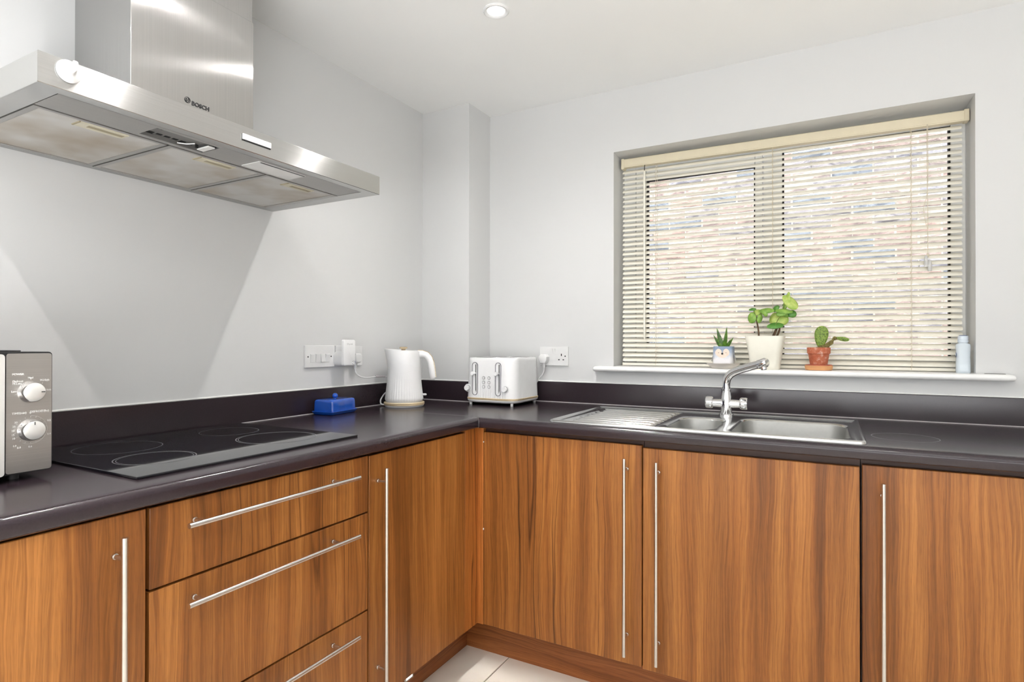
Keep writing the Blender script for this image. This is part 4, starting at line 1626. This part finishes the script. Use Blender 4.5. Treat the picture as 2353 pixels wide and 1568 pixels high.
for s_ in (-1, 1):
    b = B()
    b.ball((px_-.0005+s_*.0138, fy-.0014, PB+.0550), .0011, (1, .6, 1.3), 8, 6)
    obj('eye', b, M['print'], pot, 60)
for s_ in (-1, 1):
    b = B()
    b.loft([[Vector((px_+s_*(.0375+.0022*i), py_+.012*math.cos(2*PI*k/10)*(1-.25*abs(i-2)/2), PB+.052-.0075*i+.003*math.sin(2*PI*k/10))) for k in range(10)] for i in range(5)])
    obj('wing', b, M['ombre'], pot, 60)
b = B()
b.lathe([(.032, 0), (.020, .004), (.003, .006)], (px_, py_, PB+.068), 20)
obj('soil', b, M['soil'], t, 40)
for base, tip, w, bend, nrm in (((-.006, -.006, .078), (-.0245, -.016, .1555), .0115, -.002, (.25, -1, .2)), ((.004, -.004, .078), (.0140, -.010, .1600), .0095, .002, (-.2, -1, .1)),
                                ((-.010, -.004, .076), (-.0385, -.012, .1270), .0085, -.002, (.2, -1, .4)), ((.012, -.002, .076), (.0395, -.010, .1170), .0080, .002, (-.3, -1, .5)),
                                ((.010, -.010, .074), (.0300, -.026, .1080), .0075, .002, (-.1, -1, .6)), ((-.004, .006, .078), (-.0230, .014, .1180), .0070, .0, (.2, -1, .3)), ((.004, -.008, .076), (.002, -.018, .1080), .0090, 0, (0, -1, .2))):
    b = B()
    P0 = Vector((px_, py_, PB))
    leaf_blade(b, P0+Vector(base), P0+Vector(tip), w, bend, .5, nrm)
    obj('leaf', b, M['aloe'], t, 50)

# pilea in the tall cream pot
px_, py_ = 1.5205, .008
t = thing('potted_pilea', 'tall leafy plant with round green leaves in a cream square-sided pot', 'potted plant', (px_, py_, SZ))
b = B()
def pq(w, z, r=.020):
    return [(x, y, SZ+z) for x, y in rrect(px_, py_, w, w*.86, r, 8)]
b.loft([pq(.098, 0), pq(.1025, .002), pq(.106, .020), pq(.122, .080), pq(.1385, .1275), pq(.1390, .1295), pq(.1360, .1300), pq(.1320, .1260), pq(.128, .118)])
obj('pot', b, M['creampot'], t, 60)
b = B()
b.loft([pq(.127, .116), pq(.110, .119), pq(.05, .121)])
obj('soil', b, M['soil'], t, 60)
def P2(x, z, dy=0):
    return Vector((x, py_-.004+dy, z))
def stem(path, rad, m='stem'):
    b = B()
    b.tube(cr(path, 5), rad if not isinstance(rad, tuple) else [lerp(rad[0], rad[1], i/(5*(len(path)-1))) for i in range(5*(len(path)-1)+1)], 8)
    return obj('stem', b, M[m], t, 60)
stem([P2(1.498, 1.205), P2(1.496, 1.245), P2(1.490, 1.277), P2(1.487, 1.295)], (.0036, .0022))
stem([P2(1.545, 1.205), P2(1.556, 1.234), P2(1.563, 1.253), P2(1.568, 1.273), P2(1.578, 1.297)], (.0052, .0030))
stem([P2(1.556, 1.205, .006), P2(1.570, 1.240, .006), P2(1.572, 1.262, .004), P2(1.576, 1.288, .002)], (.0042, .0026))
def round_leaf(c, w, h, ang, nrm, m, root, cup=.25, fold=0):
    """round peltate leaf: centre c, half sizes, rotation, facing; with its petiole from root"""
    c, nrm = Vector(c), Vector(nrm).normalized()
    ux = Vector((1, 0, 0))
    ux = (ux-ux.dot(nrm)*nrm).normalized()
    uy = nrm.cross(ux)
    ca, sa = math.cos(ang), math.sin(ang)
    e1, e2 = ux*ca+uy*sa, uy*ca-ux*sa
    b = B()
    NR, NA = 5, 20
    def pt(i, k, off):
        f = max(i/NR, .015)
        a = 2*PI*k/NA
        x, y = f*w*math.cos(a), f*h*math.sin(a)*(1+.12*math.sin(a))
        d = -cup*f*f*min(w, h)+fold*abs(x)+.0006*math.sin(5*a)*f
        return c+e1*x+e2*y+nrm*(d+off)
    rings = [[pt(i, k, .0006) for k in range(NA)] for i in range(NR, -1, -1)]
    low = [[pt(i, k, -.0006) for k in range(NA)] for i in range(0, NR+1)]
    b.loft(rings+low, True, False, False)
    bmesh.ops.remove_doubles(b.bm, verts=b.bm.verts, dist=1e-7)
    # close the rim
    n = NA
    b.bm.verts.ensure_lookup_table()
    for k in range(n):
        j = (k+1) % n
        b.bm.faces.new((b.bm.verts[k], b.bm.verts[(2*NR+1)*n+k], b.bm.verts[(2*NR+1)*n+j], b.bm.verts[j]))
    lf = obj('leaf', b, M[m], t, 70)
    b = B()
    rv = Vector(root)
    mid = (rv+c)/2+Vector((0, 0, .006))
    b.tube(cr([rv, mid, c-nrm*.001], 4), .0013, 6)
    obj('petiole', b, M['petiole'], lf, 60)
A0 = P2(1.488, 1.290)
A1 = P2(1.577, 1.296)
for c, w, h, a, nrm, m, root, cup in (
        ((1.476, -.006, 1.3255), .0125, .0065, .35, (.15, -.75, .65), 'leaf3', A0, .3),
        ((1.4725, -.012, 1.2895), .0155, .0200, .15, (-.35, -.95, .12), 'leaf', A0, .3),
        ((1.4660, .006, 1.2940), .0080, .0160, .3, (-.9, -.5, .1), 'leaf3', A0, .2),
        ((1.4930, .006, 1.3130), .0165, .0120, .35, (.1, -.9, .45), 'leaf2', A0, .25),
        ((1.5035, -.008, 1.2880), .0095, .0185, -.25, (.5, -.85, .1), 'leaf', A0, .35),
        ((1.5255, -.010, 1.3195), .0275, .0120, -.28, (-.25, -.70, .60), 'leaf', A0, .3),
        ((1.5190, -.016, 1.3060), .0130, .0080, -.8, (-.3, -.9, -.1), 'leaf', A0, .3),
        ((1.5730, -.004, 1.2830), .0290, .0250, .1, (.1, -1, .20), 'leaf2', A1, .3),
        ((1.5580, -.018, 1.2600), .0270, .0135, .15, (.05, -.80, .60), 'leaf3', A1, .25),
        ((1.5470, .004, 1.2870), .0140, .0210, -.3, (-.4, -.9, .2), 'leaf2', A1, .3),
        ((1.5570, .004, 1.3270), .0140, .0110, .6, (-.5, -.8, .3), 'leaf3', A1, .4),
        ((1.5880, -.010, 1.3170), .0290, .0130, -.12, (.05, -.65, .75), 'leaf', A1, .3),
        ((1.5790, -.014, 1.3060), .0180, .0110, .1, (.0, -.95, .3), 'leaf', A1, .3),
        ((1.5980, .0, 1.3640), .0090, .0210, -.25, (-.6, -.75, .1), 'leaf2', A1, .3),
        ((1.6120, -.006, 1.3470), .0185, .0330, .72, (.2, -.9, .35), 'leaf2', A1, .25),
        ((1.5900, .004, 1.3380), .0090, .0230, -.3, (-.6, -.8, .1), 'leaf', A1, .2),
        ((1.6170, -.006, 1.3030), .0140, .0135, .0, (.2, -.95, .15), 'leaf3', A1, .3),
        ((1.5980, -.002, 1.3010), .0125, .0110, .0, (.1, -.95, -.1), 'leaf', A1, .3)):
    round_leaf(c, w*1.1, h*1.1, a, nrm, m, root, cup)

# cactus in terracotta pot on an orange saucer
px_, py_ = 1.705, .020
t = thing('plant_saucer', 'flat orange saucer under the terracotta pot', 'saucer', (px_, py_, SZ))
b = B()
b.lathe([(.030, 0), (.0420, 0), (.0455, .002), (.0475, .0165), (.0485, .0180), (.0470, .0185), (.0440, .0165), (.0420, .0080), (.01, .0075)], (px_, py_, SZ), 48)
obj('dish', b, M['orange'], t, 40)
b = B()
b.lathe([(.0440, .0160), (.0452, .0200), (.0440, .0210), (.0400, .0200), (.0395, .0170)], (px_, py_, SZ), 48, cap0=False, cap1=False)
obj('rim', b, M['redplate'], t, 40)
PB = SZ+.0085
t = thing('potted_cactus', 'prickly pear cactus with one round pad in a weathered terracotta pot', 'potted plant', (px_, py_, PB))
b = B()
b.lathe([(.0260, 0), (.0275, .001), (.0350, .0495), (.0362, .0530), (.0392, .0540), (.0400, .0755), (.0392, .0775), (.0360, .0775), (.0345, .0680), (.020, .066)], (px_, py_, PB), 48)
obj('pot', b, M['terra'], t, 40)
b = B()
b.lathe([(.0352, .066), (.022, .0700), (.004, .071)], (px_, py_, PB), 24)
obj('gravel', b, M['gravel'], t, 60)
zp = PB+.070
def pad(name, c, w, h, th, ang, m='cactus', yaw_=0):
    b = B()
    b.ball((0, 0, 0), 1, (1, 1, 1), 24, 16)
    for v in b.bm.verts:
        f = (v.co.z+1)/2
        v.co = Vector((v.co.x*w*(.62+.42*f), v.co.y*th, v.co.z*h))
    rot = Matrix.Translation(c) @ Matrix.Rotation(yaw_, 4, 'Z') @ Matrix.Rotation(ang, 4, 'Y')
    bmesh.ops.transform(b.bm, matrix=rot, verts=b.bm.verts)
    return obj(name, b, M[m], t, 80)
pad('pad', (px_+.0085, py_-.004, zp+.0475), .0275, .0415, .0075, .10)
pad('pad', (px_+.077, py_-.004, zp+.0395), .0095, .0235, .0070, 1.75)
b = B()
b.tube(cr([(px_+.024, py_-.006, zp+.004), (px_+.033, py_-.006, zp+.014), (px_+.043, py_-.006, zp+.029), (px_+.052, py_-.005, zp+.0405), (px_+.062, py_-.004, zp+.040)], 5), [.0062+.0022*math.sin(i*.9) for i in range(21)], 10)
obj('arm', b, M['drycactus'], t, 60)
b = B()
b.tube(cr([(px_-.012, py_-.010, zp+.001), (px_+.004, py_-.012, zp+.006), (px_+.018, py_-.010, zp+.010), (px_+.030, py_-.008, zp+.009)], 5), [.0050, .0058, .0062, .0068, .0070, .0072, .0074, .0076, .0078, .0078, .0076, .0074, .0072, .0068, .0064, .005], 10)
b.tube([(px_+.018, py_-.004, zp+.010), (px_+.030, py_-.003, zp+.022), (px_+.038, py_-.002, zp+.030)], [.0055, .0045, .0015], 8)
obj('dry_stem', b, M['drycactus'], t, 60)
b = B()   # spine clusters on the round pad
for r_ in range(7):
    for c in range(5):
        fx = (c-2+(.5 if r_ % 2 else 0))/2.6
        fz = (r_-3)/3.8
        if fx*fx+fz*fz < .82:
            x = px_+.0085+fx*.0265*(.62+.42*(fz+1)/2)+.004*fz
            z = zp+.0475+fz*.0415
            y = py_-.004-.0074*math.sqrt(max(0, 1-fx*fx-fz*fz))
            b.ball((x, y, z), .0011, (1, 1, 1), 6, 4)
sp = obj('areole', b, M['drycactus'], t, 60)
sp['kind'] = 'stuff'

# bottle at the right end of the sill
px_, py_ = 2.1425, .030
t = thing('bottle', 'pale blue plastic bottle with navy capped top in the window corner', 'bottle', (px_, py_, SZ))
b = B()
def bl(w, d, z, r):
    return [(x, y, SZ+z) for x, y in rrect(px_, py_, w, d, r, 6)]
b.loft([bl(.038, .028, 0, .010), bl(.0405, .030, .003, .011), bl(.0400, .030, .030, .011), bl(.0385, .029, .055, .011), bl(.0395, .030, .075, .011), bl(.0415, .031, .092, .012), bl(.0395, .029, .098, .012), bl(.028, .024, .1020, .0118), bl(.0255, .0235, .1035, .0116), bl(.0255, .0235, .106, .0116)])
bb = obj('bottle_body', b, M['bottle'], t, 50)
b = B()
b.lathe([(.0148, .1045), (.0152, .106), (.0152, .112), (.0145, .1125), (.0145, .1145), (.0150, .115), (.0148, .1265), (.0120, .1275)], (px_, py_, SZ), 32)
cp = obj('cap', b, M['cap'], t, 40)
b = B()
b.lathe([(.0112, .1270), (.0112, .1292), (.0050, .1296)], (px_, py_, SZ), 28)
obj('cap_disc', b, M['navy'], cp, 40)
b = B()
b.ball((px_-.0200, py_-.004, SZ+.062), .0085, (.10, .8, 1))
obj('round_emblem', b, M['navy'], bb, 60)
b = B()
b.ball((px_-.0208, py_-.004, SZ+.062), .0048, (.12, .8, 1))
obj('emblem_centre', b, M['cap'], bb, 60)
# thin grey strip for a dark line at the end of the sill
t = thing('sill_strip', 'thin grey strip at the right end of the sill', 'strip', (2.216, -.012, SZ))
b = B()
b.box(2.193, 2.247, -.018, -.004, SZ, SZ+.0016, .0005, 1)
obj('strip', b, M['recess'], t, 30)
